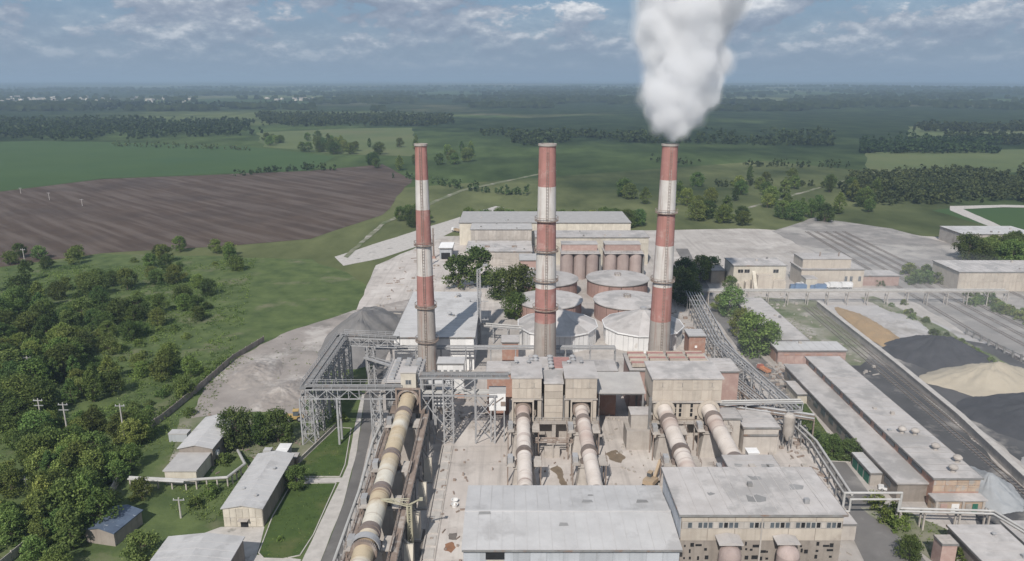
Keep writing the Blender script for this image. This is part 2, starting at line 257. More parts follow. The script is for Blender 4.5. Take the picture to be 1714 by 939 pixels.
# ------------------------------------------------------------------ mesh helpers
class MB:
    def __init__(s): s.v = []; s.f = []; s.mi = []; s.m = 0
    def add(s, vs, fs):
        o = len(s.v); s.v += [tuple(x) for x in vs]
        for f in fs: s.f.append(tuple(i + o for i in f)); s.mi.append(s.m)
        return s
    def box(s, x0, y0, z0, x1, y1, z1):
        return s.add([(x0, y0, z0), (x1, y0, z0), (x1, y1, z0), (x0, y1, z0), (x0, y0, z1), (x1, y0, z1), (x1, y1, z1), (x0, y1, z1)],
                     [(0, 3, 2, 1), (4, 5, 6, 7), (0, 1, 5, 4), (1, 2, 6, 5), (2, 3, 7, 6), (3, 0, 4, 7)])
    def prism(s, pts, z0, z1):
        n = len(pts)
        return s.add([(p[0], p[1], z0) for p in pts] + [(p[0], p[1], z1) for p in pts],
                     [tuple(range(n - 1, -1, -1)), tuple(range(n, 2 * n))] + [(i, (i + 1) % n, n + (i + 1) % n, n + i) for i in range(n)])
    def prof(s, pts, x0, x1):      # profile in y, z extruded along x
        n = len(pts)
        return s.add([(x0, p[0], p[1]) for p in pts] + [(x1, p[0], p[1]) for p in pts],
                     [tuple(range(n - 1, -1, -1)), tuple(range(n, 2 * n))] + [(i, (i + 1) % n, n + (i + 1) % n, n + i) for i in range(n)])
    def profx(s, pts, y0, y1):     # profile in x, z extruded along y
        n = len(pts)
        return s.add([(p[0], y0, p[1]) for p in pts] + [(p[0], y1, p[1]) for p in pts],
                     [tuple(range(n)), tuple(range(2 * n - 1, n - 1, -1))] + [(i, n + i, n + (i + 1) % n, (i + 1) % n) for i in range(n)])
    def bar(s, p, q, w=0.2, h=None):
        p = Vector(p); q = Vector(q); d = (q - p)
        if d.length < 1e-6: return s
        d.normalize(); h = h or w
        a = d.cross(Vector((0, 0, 1)))
        if a.length < 0.05: a = Vector((1, 0, 0))
        a.normalize(); b = a.cross(d).normalized()
        c = []
        for e in (p, q):
            for i, j in ((-1, -1), (1, -1), (1, 1), (-1, 1)): c.append(e + a * (i * w / 2) + b * (j * h / 2))
        return s.add(c, [(0, 3, 2, 1), (4, 5, 6, 7), (0, 1, 5, 4), (1, 2, 6, 5), (2, 3, 7, 6), (3, 0, 4, 7)])
    def cyl(s, p, q, r0, r1=None, n=12, cap=True):
        p = Vector(p); q = Vector(q); r1 = r0 if r1 is None else r1
        d = (q - p).normalized(); a = d.cross(Vector((0, 0, 1)))
        if a.length < 0.05: a = Vector((1, 0, 0))
        a.normalize(); b = d.cross(a).normalized(); c = []
        for e, r in ((p, r0), (q, r1)):
            for i in range(n):
                t = 2 * math.pi * i / n; c.append(e + a * (r * math.cos(t)) + b * (r * math.sin(t)))
        fs = [(i, (i + 1) % n, n + (i + 1) % n, n + i) for i in range(n)]
        if cap: fs += [tuple(range(n - 1, -1, -1)), tuple(range(n, 2 * n))]
        return s.add(c, fs)
    def tube(s, pts, r, n=8):
        for a, b in zip(pts[:-1], pts[1:]): s.cyl(a, b, r, r, n)
        for p in pts[1:-1]: s.ball(p, r * 1.03, n, 4)
        return s
    def lathe(s, prof, n=24, cx=0, cy=0):
        o = []; k = len(prof)
        for r, z in prof:
            for i in range(n): o.append((cx + r * math.cos(2 * math.pi * i / n), cy + r * math.sin(2 * math.pi * i / n), z))
        fs = [(j * n + i, j * n + (i + 1) % n, (j + 1) * n + (i + 1) % n, (j + 1) * n + i) for j in range(k - 1) for i in range(n)]
        return s.add(o, fs)
    def ball(s, c, r, n=8, m=5):
        c = Vector(c)
        prof = [(max(1e-3, r * math.sin(math.pi * j / m)), -r * math.cos(math.pi * j / m)) for j in range(m + 1)]
        o = len(s.v); s.lathe(prof, n)
        for i in range(o, len(s.v)): s.v[i] = tuple(Vector(s.v[i]) + c)
        return s
    def mesh(s, name, mats, smooth=False):
        me = bpy.data.meshes.new(name); me.from_pydata(s.v, [], s.f)
        for m in (mats if isinstance(mats, (list, tuple)) else [mats]): me.materials.append(m)
        if any(s.mi): me.polygons.foreach_set('material_index', s.mi)
        if smooth:
            me.polygons.foreach_set('use_smooth', [True] * len(me.polygons)); me.set_sharp_from_angle(angle=R(38))
        me.update(); return me
    def build(s, name, mats, parent=None, loc=(0, 0, 0), smooth=False, label=None):
        return obj(name, s.mesh(name, mats, smooth), parent, loc, label)
def obj(name, me, parent=None, loc=(0, 0, 0), label=None, rz=0.0):
    o = bpy.data.objects.new(name, me); col.objects.link(o); o.location = loc
    if rz: o.rotation_euler.z = rz
    if parent: o.parent = parent
    if label: o['label'] = label
    return o
def tag(o, label=None, cat=None, group=None, kind=None):
    for k, v in (('label', label), ('category', cat), ('group', group), ('kind', kind)):
        if v: o[k] = v
    return o
def thing(name, label, cat, loc=(0, 0, 0), rz=0.0, group=None):
    o = bpy.data.objects.new(name, None); col.objects.link(o); o.location = loc; o.rotation_euler.z = rz; o.empty_display_size = 1
    return tag(o, label, cat, group)
def copy_tree(o, parent=None, kids=None):
    c = o.copy(); col.objects.link(c)
    if parent: c.parent = parent
    for k in o.children: copy_tree(k, c)
    return c
def hs(seed): return random.Random(seed)

# ------------------------------------------------------------------ ground sheets
def densify(pts, step, jit, seed):
    r = hs(seed); o = []
    for i, a in enumerate(pts):
        b = pts[(i + 1) % len(pts)]; a = Vector(a[:2]); b = Vector(b[:2]); n = max(1, int((b - a).length / step))
        for k in range(n):
            q = a.lerp(b, k / n)
            if k: q = q + Vector((r.uniform(-jit, jit), r.uniform(-jit, jit)))
            o.append((q.x, q.y))
    return o
def sheet(name, pts, z, m, step=0, jit=0, seed=1, label=None):
    if step: pts = densify(pts, step, jit, seed)
    bm = bmesh.new(); vs_ = [bm.verts.new((p[0], p[1], z)) for p in pts]; f = bm.faces.new(vs_)
    if f.normal.z < 0 or f.calc_area() == 0: pass
    bm.normal_update()
    if f.normal.z < 0: f.normal_flip()
    bmesh.ops.triangulate(bm, faces=[f])
    me = bpy.data.meshes.new(name); bm.to_mesh(me); bm.free(); me.materials.append(m)
    o = obj(name, me); return tag(o, label, None, None, 'structure')
def px(l, z=0): return [tuple(P(u, v, z))[:2] for u, v in l]
def inside(x, y, poly):
    c = False; n = len(poly); j = n - 1
    for i in range(n):
        xi, yi = poly[i][:2]; xj, yj = poly[j][:2]
        if (yi > y) != (yj > y) and x < (xj - xi) * (y - yi) / (yj - yi) + xi: c = not c
        j = i
    return c
def fbm(x, y, s, o=4): return noise.fractal(Vector((x * s, y * s, 3.3)), 1.0, 2.0, o)

def hill(x, y):
    d = math.hypot(x, y + 60)
    if d < 2400: return 0.0
    k = min(1, (d - 2400) / 5000)
    return min(55, k * (22 * fbm(x, y, 1 / 5200, 3) + 10 * fbm(x + 999, y, 1 / 1700, 2)) + 14 * k)
# far terrain: one polar sheet out to the horizon, gentle relief far away
def ground():
    rs = [40, 120, 300, 700, 1300, 2200, 2800]
    r = 2800.0
    while r < 42000: r *= 1.06; rs.append(r)
    a0, a1, na = R(-65), R(65), 130
    v = []; f = []
    for r_ in rs:
        for i in range(na + 1):
            a = a0 + (a1 - a0) * i / na; x = r_ * math.sin(a); y = r_ * math.cos(a) - 60
            z = hill(x, y)
            v.append((x, y, z))
    for j in range(len(rs) - 1):
        for i in range(na):
            a = j * (na + 1) + i; f.append((a, a + na + 1, a + na + 2, a + 1))
    me = bpy.data.meshes.new('ground'); me.from_pydata(v, [], f)
    me.polygons.foreach_set('use_smooth', [True] * len(f)); me.update()
    m = bpy.data.materials.new('plain_of_fields_and_woods'); m.use_nodes = True
    t = m.node_tree; n = t.nodes; l = t.links; b = n['Principled BSDF']; b.inputs['Roughness'].default_value = 1; b.inputs['Specular IOR Level'].default_value = 0.02
    g = n.new('ShaderNodeNewGeometry')
    mp = n.new('ShaderNodeMapping'); mp.inputs['Scale'].default_value = (1 / 900, 1 / 1300, 0); mp.inputs['Rotation'].default_value = (0, 0, 0.3); l.new(g.outputs['Position'], mp.inputs[0])
    vo = n.new('ShaderNodeTexVoronoi'); vo.inputs['Scale'].default_value = 1.0; l.new(mp.outputs[0], vo.inputs['Vector'])
    s = n.new('ShaderNodeSeparateColor'); l.new(vo.outputs['Color'], s.inputs[0])
    fieldc = ramp(t, s.outputs[0], [(0.0, (0.045, 0.072, 0.028)), (0.4, (0.072, 0.100, 0.040)), (0.7, (0.105, 0.122, 0.055)), (1.0, (0.135, 0.12, 0.085))])
    def nz(sc3, det):
        q = n.new('ShaderNodeTexNoise'); q.inputs['Scale'].default_value = 1; q.inputs['Detail'].default_value = det; q.inputs['Roughness'].default_value = 0.62
        m2 = n.new('ShaderNodeMapping'); m2.inputs['Scale'].default_value = sc3; l.new(g.outputs['Position'], m2.inputs[0]); l.new(m2.outputs[0], q.inputs['Vector']); return q.outputs['Fac']
    fmask = ramp(t, nz((1 / 2600, 1 / 1900, 0), 7), [(0.44, 0.0), (0.50, 1.0)])
    fcol = ramp(t, nz((1 / 60, 1 / 60, 0), 4), [(0.3, (0.014, 0.026, 0.014)), (0.7, (0.038, 0.056, 0.026))])
    x = n.new('ShaderNodeMix'); x.data_type = 'RGBA'; l.new(fmask, x.inputs[0]); l.new(fieldc, x.inputs[6]); l.new(fcol, x.inputs[7])
    x2 = n.new('ShaderNodeMix'); x2.data_type = 'RGBA'; x2.blend_type = 'MULTIPLY'; x2.inputs[0].default_value = 1
    l.new(x.outputs[2], x2.inputs[6]); l.new(ramp(t, nz((1 / 38, 1 / 90, 0), 9), [(0.32, (0.62, 0.66, 0.62)), (0.68, (1.35, 1.30, 1.25))]), x2.inputs[7])
    l.new(x2.outputs[2], b.inputs['Base Color'])
    me.materials.append(m)
    tag(obj('ground', me), None, None, None, 'structure')
ground()
sheet('meadow', [(-330, 95), (-36, 95), (-40, 178), (-46, 240), (-60, 330), (-110, 395), px([(170, 425)])[0], px([(0, 448)])[0], (-420, 330)], 0.02, M['meadow'], 12, 2, 3)
sheet('green_field', px([(-120, 240), (60, 236), (185, 238), (420, 246), (560, 262), (520, 285), (170, 299), (0, 320), (-160, 332)]), 0.15, M['field'], 40, 4, 4)
sheet('ploughed_field', px([(-160, 333), (0, 321), (170, 300), (520, 286), (640, 275), (690, 300), (640, 360), (520, 400), (380, 412), (170, 424), (0, 447), (-140, 465)]), 0.12, M['plough'], 25, 2, 5)
sheet('pale_field', px([(430, 222), (590, 215), (690, 214), (700, 262), (560, 258), (440, 246)]), 0.18, M['field2'], 40, 5, 6)
sheet('eastern_field', px([(1450, 255), (1800, 248), (1800, 288), (1450, 290)]), 0.15, M['field2'], 40, 4, 7)
sheet('northern_field', px([(1520, 212), (1800, 208), (1800, 228), (1520, 232)]), 0.2, M['field2'], 60, 5, 8)
sheet('right_field', px([(1560, 352), (1604, 347), (1800, 350), (1800, 420), (1690, 388)]), 0.05, M['field'], 20, 1.5, 9)
plant = [(-34, 95), (92, 95), (240, 95), (300, 180), (320, 300), (330, 440), (150, 480), (60, 470), (-45, 455), (-72, 380), (-66, 300), (-58, 250), (-46, 240), (-39, 180), (-37, 131)]
sheet('plant_yard', plant, 0.03, M['yard2'], 12, 1.2, 10)
sheet('kiln_yard', [(-24, 112), (31, 112), (31, 150), (80, 150), (80, 190), (72, 200), (-24, 200)], 0.04, M['yard'], 8, 0.4, 11)
sheet('back_yard', [(-66, 296), (-8, 292), (-6, 345), (-20, 420), (-44, 452), (-70, 380)], 0.04, M['yard'], 9, 1.2, 12)
sheet('road', [(-40, 100), (-39, 131), (-39, 152), (-41, 178), (-46, 214), (-48.5, 245), (-52, 300), (-46, 300), (-44.5, 245), (-40, 198), (-37.6, 168), (-35, 131), (-34.5, 100)], 0.06, M['asphalt'], 6, 0.15, 13)
sheet('pavement', [(-43.2, 118), (-42.2, 158), (-41.9, 170), (-44.4, 190), (-46.8, 214), (-46.1, 214), (-41.1, 178), (-39.1, 152), (-39.1, 118)], 0.08, M['pave'], 5, 0.1, 14)
sheet('path', [(-52, 161.2), (-42, 161.6), (-42, 163.8), (-53.5, 163.6)], 0.09, M['pave'])
sheet('forecourt', [(-72, 118), (-43.2, 118), (-43.2, 131.5), (-52.8, 133), (-54.4, 142.9), (-64, 142.9), (-72, 136)], 0.07, M['pave'], 4, 0.2, 15)
lw1 = [(-52.6, 133.6), (-53.9, 147), (-53.6, 160.8), (-42.8, 161.2), (-42.9, 140), (-43.8, 132.8), (-47, 131.6), (-51, 131.8)]
lw2 = [(-53.5, 164.2), (-42.6, 164.2), (-42.6, 170), (-45.3, 190.5), (-49.5, 191), (-54.5, 171), (-60, 171)]
sheet('lawn', lw1, 0.10, M['lawn'], 3, 0.08, 16); sheet('lawn', lw2, 0.10, M['lawn'], 3, 0.08, 17)
sheet('road', [(95, 420), (88, 345), (84.5, 314), (82.5, 251), (83, 216), (81, 195), (79, 164), (73, 138), (66, 100), (84.5, 100), (84.5, 131), (84.6, 150), (85.4, 164), (86.6, 195), (89, 219), (88.4, 254), (90.5, 314), (94, 345), (102, 420)], 0.06, M['asphalt2'], 6, 0.25, 18)
lw3 = px([(1322, 674), (1348, 674), (1392, 735), (1448, 752), (1448, 775), (1386, 772)])
sheet('lawn', lw3, 0.10, M['lawn'], 3, 0.15, 19)
sheet('lawn', px([(1440, 850), (1500, 848), (1600, 895), (1585, 925), (1560, 939), (1500, 895)]), 0.10, M['scrub'], 3, 0.3, 20)
sheet('spoil_ground', px([(320, 700), (345, 640), (402, 596), (470, 560), (590, 520), (690, 500), (660, 560), (590, 566), (515, 660), (512, 705), (470, 690), (400, 690)]), 0.05, M['spoil'], 4, 0.6, 21)
sheet('dirt_yard', px([(280, 800), (300, 700), (345, 690), (520, 720), (570, 715), (515, 800), (480, 800), (470, 770), (380, 760)]), 0.045, M['scrub'], 3, 0.4, 22)
sheet('coal_yard', px([(1395, 540), (1420, 530), (1500, 622), (1600, 708), (1714, 818), (1800, 939), (1640, 939), (1640, 835), (1545, 740), (1420, 610)]), 0.05, M['coaldust'], 5, 0.8, 23)
sheet('storage_yard', [(131, 120), (131, 240), (133.5, 308), (166, 308), (182, 240), (182, 120)], 0.05, M['gravel'], 6, 0.5, 24)
sheet('coal_spill', [(131.5, 150), (131.8, 262), (140, 266), (160, 268), (178, 258), (182, 200), (180, 150)], 0.06, M['coaldust'], 5, 1.0, 31)
sheet('rail_yard', [(168, 130), (178, 309), (168, 470), (215, 520), (250, 480), (300, 300), (260, 130)], 0.045, M['ballast'], 9, 1.0, 25)
sheet('scrub_strip', px([(1560, 560), (1440, 498), (1462, 496), (1560, 540), (1714, 625), (1714, 655), (1640, 608)]), 0.08, M['scrub'], 4, 0.8, 26)
sheet('grass_verge', px([(1262, 497), (1368, 503), (1455, 590), (1440, 612), (1415, 612), (1350, 575)]), 0.07, M['scrub'], 4, 0.5, 27)
sheet('access_road', px([(1590, 345), (1680, 343), (1800, 346), (1800, 349), (1680, 347), (1612, 350), (1720, 398), (1760, 410), (1735, 412), (1700, 398), (1590, 352)]), 0.12, M['pave'], 8, 0.3, 28)
sheet('back_road', px([(560, 430), (700, 385), (800, 354), (830, 345), (845, 348), (800, 366), (735, 400), (640, 432), (575, 445)]), 0.08, M['pave'], 8, 0.4, 29)
for pts, m in ((px([(1020, 0)]), 0),) and (
    ([(9.5, 168), (11.5, 170), (12.6, 168), (12.9, 163), (14.4, 158), (16, 155), (17.2, 158), (16.4, 152.5), (14, 151), (12.2, 154), (11.8, 160), (11.2, 165)], M['mud']),
    ([(24.5, 176), (27.5, 178), (29.6, 174), (28, 171), (25.5, 172.5)], M['mud']),
    (px([(694, 886), (712, 886), (713, 902), (704, 905), (693, 900)]), M['darkmud']),
    (px([(692, 905), (712, 904), (708, 938), (690, 939)]), M['darkmud']),
    (px([(745, 911), (757, 907), (763, 917), (755, 926), (744, 922)]), M['rustmud']),
    (px([(752, 893), (765, 892), (765, 904), (751, 903)]), M['darkmud'])):
    sheet('mud_patch', pts, 0.055, m, 0.7, 0.22, len(pts) * 7)
# kerbs round the lawns
def kerb(pts, z0=0.02, hh=0.16):
    b = MB()
    for i in range(len(pts)):
        a = pts[i]; c = pts[(i + 1) % len(pts)]; b.bar((a[0], a[1], hh / 2 + z0), (c[0], c[1], hh / 2 + z0), 0.22, hh)
    return tag(b.build('kerb', M['pave']), None, None, None, 'structure')
kerb(lw1); kerb(lw2); kerb(lw3)

# ------------------------------------------------------------------ buildings
def bld(name, label, cat, x0, y0, x1, y1, h, wall, roof, rt='flat', rise=1.5, over=0.35, z0=0.0, group=None, rz=0.0, foot=None):
    t = thing(name, label, cat, ((x0 + x1) / 2, (y0 + y1) / 2, z0), rz, group)
    a = (x1 - x0) / 2; d = (y1 - y0) / 2; t['_a'] = a; t['_d'] = d
    if rt == 'flat':
        MB().box(-a, -d, 0, a, d, h).build('wall', M[wall], t)
        MB().box(-a - over, -d - over, h + 0.003, a + over, d + over, h + 0.32).build('roof', M[roof], t)
    elif rt == 'gy':
        MB().profx([(-a, 0), (a, 0), (a, h), (0, h + rise), (-a, h)], -d, d).build('wall', M[wall], t)
        k = rise / a; e = over
        for s in (-1, 1):
            MB().profx([(0, h + rise + 0.01), (s * (a + e), h - k * e + 0.01), (s * (a + e), h - k * e + 0.2), (0, h + rise + 0.2)], -d - e, d + e).build('roof_slope', M[roof], t)
    elif rt == 'gx':
        MB().prof([(-d, 0), (d, 0), (d, h), (0, h + rise), (-d, h)], -a, a).build('wall', M[wall], t)
        k = rise / d; e = over
        for s in (-1, 1):
            MB().prof([(0, h + rise + 0.01), (s * (d + e), h - k * e + 0.01), (s * (d + e), h - k * e + 0.2), (0, h + rise + 0.2)], -a - e, a + e).build('roof_slope', M[roof], t)
    q = MB(); rs = hs(int(abs(x0 * 31 + y0 * 17)))
    if rt == 'flat':
        if a > d:
            n = max(1, int(2 * a / 3.0)); [q.box(-a + 2 * a * (i + 1) / (n + 1) - .06, -d - over + .1, h + .30, -a + 2 * a * (i + 1) / (n + 1) + .06, d + over - .1, h + .37) for i in range(n)]
        else:
            n = max(1, int(2 * d / 3.0)); [q.box(-a - over + .1, -d + 2 * d * (i + 1) / (n + 1) - .06, h + .30, a + over - .1, -d + 2 * d * (i + 1) / (n + 1) + .06, h + .37) for i in range(n)]
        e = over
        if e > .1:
            tq = MB(); tq.box(-a - e - .05, -d - e - .06, h - .08, a + e + .05, -d - e + .02, h + .36); tq.box(-a - e - .06, -d - e + .02, h - .08, -a - e + .02, d + e, h + .36); tq.box(a + e - .02, -d - e + .02, h - .08, a + e + .06, d + e, h + .36); tq.build('eave_shade_strip', M['steeld'], t)  # added dark strip along the roof edge, stands in for the eave shadow line
        for i in range(min(4, int(a * d / 45))):
            xx, yy = rs.uniform(-a * .8, a * .8), rs.uniform(-d * .8, d * .8); MB().box(xx - .45, yy - .4, h + .2, xx + .45, yy + .4, h + rs.uniform(.7, 1.3)).build('roof_box', M[rs.choice(('steel', 'conc', 'steeld'))], t)
    elif rt == 'gy':
        n = max(1, int(2 * d / 2.4)); k = rise / a
        for sg in (-1, 1):
            for i in range(n):
                yy = -d + 2 * d * (i + 1) / (n + 1); q.bar((0, yy, h + rise + .2), (sg * (a + over), yy, h - k * over + .2), .1, .1)
    elif rt == 'gx':
        n = max(1, int(2 * a / 2.4)); k = rise / d
        for sg in (-1, 1):
            for i in range(n):
                xx = -a + 2 * a * (i + 1) / (n + 1); q.bar((xx, 0, h + rise + .2), (xx, sg * (d + over), h - k * over + .2), .09, .09)
    if q.v: q.build('roof_seams', M[roof], t)
    if foot: MB().box(-a - 0.05, -d - 0.05, 0, a + 0.05, d + 0.05, foot).build('plinth', M['conc'], t)
    return t
CACHE = {}
def cached(key, fn):
    if key not in CACHE: CACHE[key] = fn()
    return CACHE[key]
SIDE = {'S': 0.0, 'W': -math.pi / 2, 'E': math.pi / 2, 'N': math.pi}
def side_loc(t, side, u, off=0.0):
    a, d = t['_a'], t['_d']
    return {'S': (u, -d - off), 'W': (-a - off, u), 'E': (a + off, u), 'N': (u, d + off)}[side]
def win(t, side, us, zc, w_, h_, fr='frame', pane='glass', bars=1, name='window', vary=False):
    def mk():
        b = MB(); f = 0.09
        b.box(-w_ / 2 - f, -0.09, -h_ / 2 - f, w_ / 2 + f, 0.01, -h_ / 2); b.box(-w_ / 2 - f, -0.09, h_ / 2, w_ / 2 + f, 0.01, h_ / 2 + f)
        b.box(-w_ / 2 - f, -0.085, -h_ / 2, -w_ / 2, 0.01, h_ / 2); b.box(w_ / 2, -0.085, -h_ / 2, w_ / 2 + f, 0.01, h_ / 2)
        for i in range(bars):
            x = -w_ / 2 + w_ * (i + 1) / (bars + 1); b.box(x - 0.04, -0.07, -h_ / 2, x + 0.04, 0.01, h_ / 2)
        p = MB().box(-w_ / 2, -0.04, -h_ / 2, w_ / 2, 0.005, h_ / 2)
        return b.mesh('window', M[fr]), p.mesh('pane', M[pane])
    fm, pm = cached(('win', w_, h_, fr, pane, bars), mk)
    for u in us:
        x, y = side_loc(t, side, u); o = obj(name, fm, t, (x, y, zc), None, SIDE[side])
        p2 = pm if not vary else (pm, cached(('pv', w_, h_, 'dark'), lambda: MB().box(-w_ / 2, -0.02, -h_ / 2, w_ / 2, 0.005, h_ / 2).mesh('pane', M['dark'])), cached(('pv', w_, h_, 'conc'), lambda: MB().box(-w_ / 2, -0.05, -h_ / 2, w_ / 2, 0.005, h_ / 2).mesh('pane', M['conc'])), cached(('pv', w_, h_, 'half'), lambda: MB().box(-w_ / 2, -0.05, -h_ / 2, w_ / 2, 0.005, h_ * .1).mesh('pane', M['steel'])))[rnd.choice((0, 0, 0, 1, 1, 2, 2, 3))]
        obj('pane', p2, o)
def door(t, side, u, w_, h_, m, z=0.0, name='door', label=None):
    b = MB(); b.box(-w_ / 2, -0.07, 0, w_ / 2, 0.01, h_)
    for k in (0.3, 0.62): b.box(-w_ / 2 + 0.12, -0.1, h_ * k, w_ / 2 - 0.12, -0.06, h_ * k + 0.1)
    x, y = side_loc(t, side, u); return obj(name, b.mesh(name, M[m]), t, (x, y, z), label, SIDE[side])
def panels(t, side, u0, u1, z0, z1, nx, nz, m, name='wall_panel', skip=(), off=0.0):
    pw = (u1 - u0) / nx; ph = (z1 - z0) / nz
    me = cached(('pan', round(pw, 3), round(ph, 3), m), lambda: MB().box(-pw / 2 + 0.05, -0.09, -ph / 2 + 0.05, pw / 2 - 0.05, 0.02, ph / 2 - 0.05).mesh(name, M[m]))
    for i in range(nx):
        for k in range(nz):
            if (i, k) in skip: continue
            x, y = side_loc(t, side, u0 + pw * (i + 0.5), off); obj(name, me, t, (x, y, z0 + ph * (k + 0.5)), None, SIDE[side])
def vent_mesh():
    b = MB(); b.cyl((0, 0, 0), (0, 0, 0.7), 0.35, 0.35, 10); b.cyl((0, 0, 0.75), (0, 0, 1.0), 0.75, 0.75, 12); b.cyl((0, 0, 1.0), (0, 0, 1.35), 0.75, 0.1, 12); b.cyl((0, 0, 0.6), (0, 0, 0.76), 0.2, 0.2, 8)
    return b.mesh('roof_vent', M['steel'], True)
def vents(t, pts, s=1.0):
    me = cached('vent', vent_mesh)
    for p in pts:
        o = obj('roof_vent', me, t, p); o.scale = (s, s, s)
def rail_line(b, p, q, z, hh=1.1, step=2.0, w=0.06):
    p = Vector((p[0], p[1], z)); q = Vector((q[0], q[1], z)); n = max(1, int((q - p).length / step))
    for i in range(n + 1):
        c = p.lerp(q, i / n); b.bar(c, c + Vector((0, 0, hh)), w)
    for k in (0.55, 1.0): b.bar(p + Vector((0, 0, hh * k)), q + Vector((0, 0, hh * k)), w)

# ---- chimneys
def chimney(x, y, h, r0, r1, bands, rings, label, skirt=True):
    t = thing('chimney', label, 'chimney', (x, y, 0), 0, 'chimneys of the plant')
    rr = lambda z: r0 + (r1 - r0) * z / h
    for z0, z1, m in bands:
        k = max(2, int((z1 - z0) / 3) + 1)
        MB().lathe([(rr(z0 + (z1 - z0) * i / (k - 1)), z0 + (z1 - z0) * i / (k - 1)) for i in range(k)], 28).build(
            'shaft_band', M[m], t, smooth=True, label={'chr': 'faded red painted band', 'chw': 'dirty white painted band', 'chg': 'bare grey concrete shaft'}[m])
    MB().lathe([(rr(h), h), (rr(h) + 0.3, h), (rr(h) + 0.3, h + 0.6), (rr(h) - 0.5, h + 0.6), (rr(h) - 0.6, h - 2)], 28).build('rim', M['chg'], t, smooth=True)
    MB().cyl((0, 0, h - 2.2), (0, 0, h - 2), rr(h), rr(h), 24).build('flue', M['dark'], t)
    for z in rings:
        b = MB(); r = rr(z); b.lathe([(r - 0.05, z - 0.25), (r + 0.75, z - 0.05), (r + 0.75, z + 0.12), (r - 0.05, z + 0.12)], 28)
        for i in range(20):
            a = 2 * math.pi * i / 20; b.bar(((r + 0.7) * math.cos(a), (r + 0.7) * math.sin(a), z), ((r + 0.7) * math.cos(a), (r + 0.7) * math.sin(a), z + 1.1), 0.07)
        b.lathe([(r + 0.66, z + 1.05), (r + 0.76, z + 1.05), (r + 0.76, z + 1.17), (r + 0.66, z + 1.17)], 28)
        b.build('ring_platform', M['rusty'], t)
    b = MB()
    for s in (-0.3, 0.3): b.bar((s, -rr(4) - 0.28, 4), (s, -rr(h) - 0.28, h), 0.1)
    z = 4.0
    while z < h - 1:
        b.bar((-0.3, -rr(z) - 0.28, z), (0.3, -rr(z) - 0.28, z), 0.07); b.bar((0, -rr(z) - 0.3, z), (0, -rr(z) + 0.1, z), 0.08)
        z += 0.9
    b.build('ladder', M['rusty'], t)
    if skirt: MB().lathe([(r0 * 1.75, 0), (r0 * 1.75, 1.2), (r0 * 1.03, 5.0)], 24).build('plinth', M['chg'], t, smooth=True)
    return t
CH = 76.0
chimney(-27, 222, CH, 3.25, 1.75, [(0, 26.8, 'chg'), (26.8, 36.5, 'chr'), (36.5, 46.3, 'chw'), (46.3, 57, 'chr'), (57, 66, 'chw'), (66, CH, 'chr')], (26.2, 46.0, 15.0), 'slim chimney at the left, with red and white bands over the steel trestle')
chimney(10.5, 222, CH, 3.75, 2.5, [(0, 21.5, 'chg'), (21.5, 32.6, 'chr'), (32.6, 44.5, 'chw'), (44.5, 53.6, 'chr'), (53.6, 64, 'chw'), (64, CH, 'chr')], (25.6, 34.8, 44.1, 53.6), 'middle chimney with rust streaks and four ring platforms in front of the conical roofs')
chimney(46.8, 222, CH, 3.6, 2.3, [(0, 21.9, 'chg'), (21.9, 33.0, 'chr'), (33.0, 46, 'chw'), (46, 56, 'chr'), (56, 66, 'chw'), (66, CH, 'chr')], (34.6, 56.0), 'right-hand chimney giving off white smoke behind the row of red radiators')

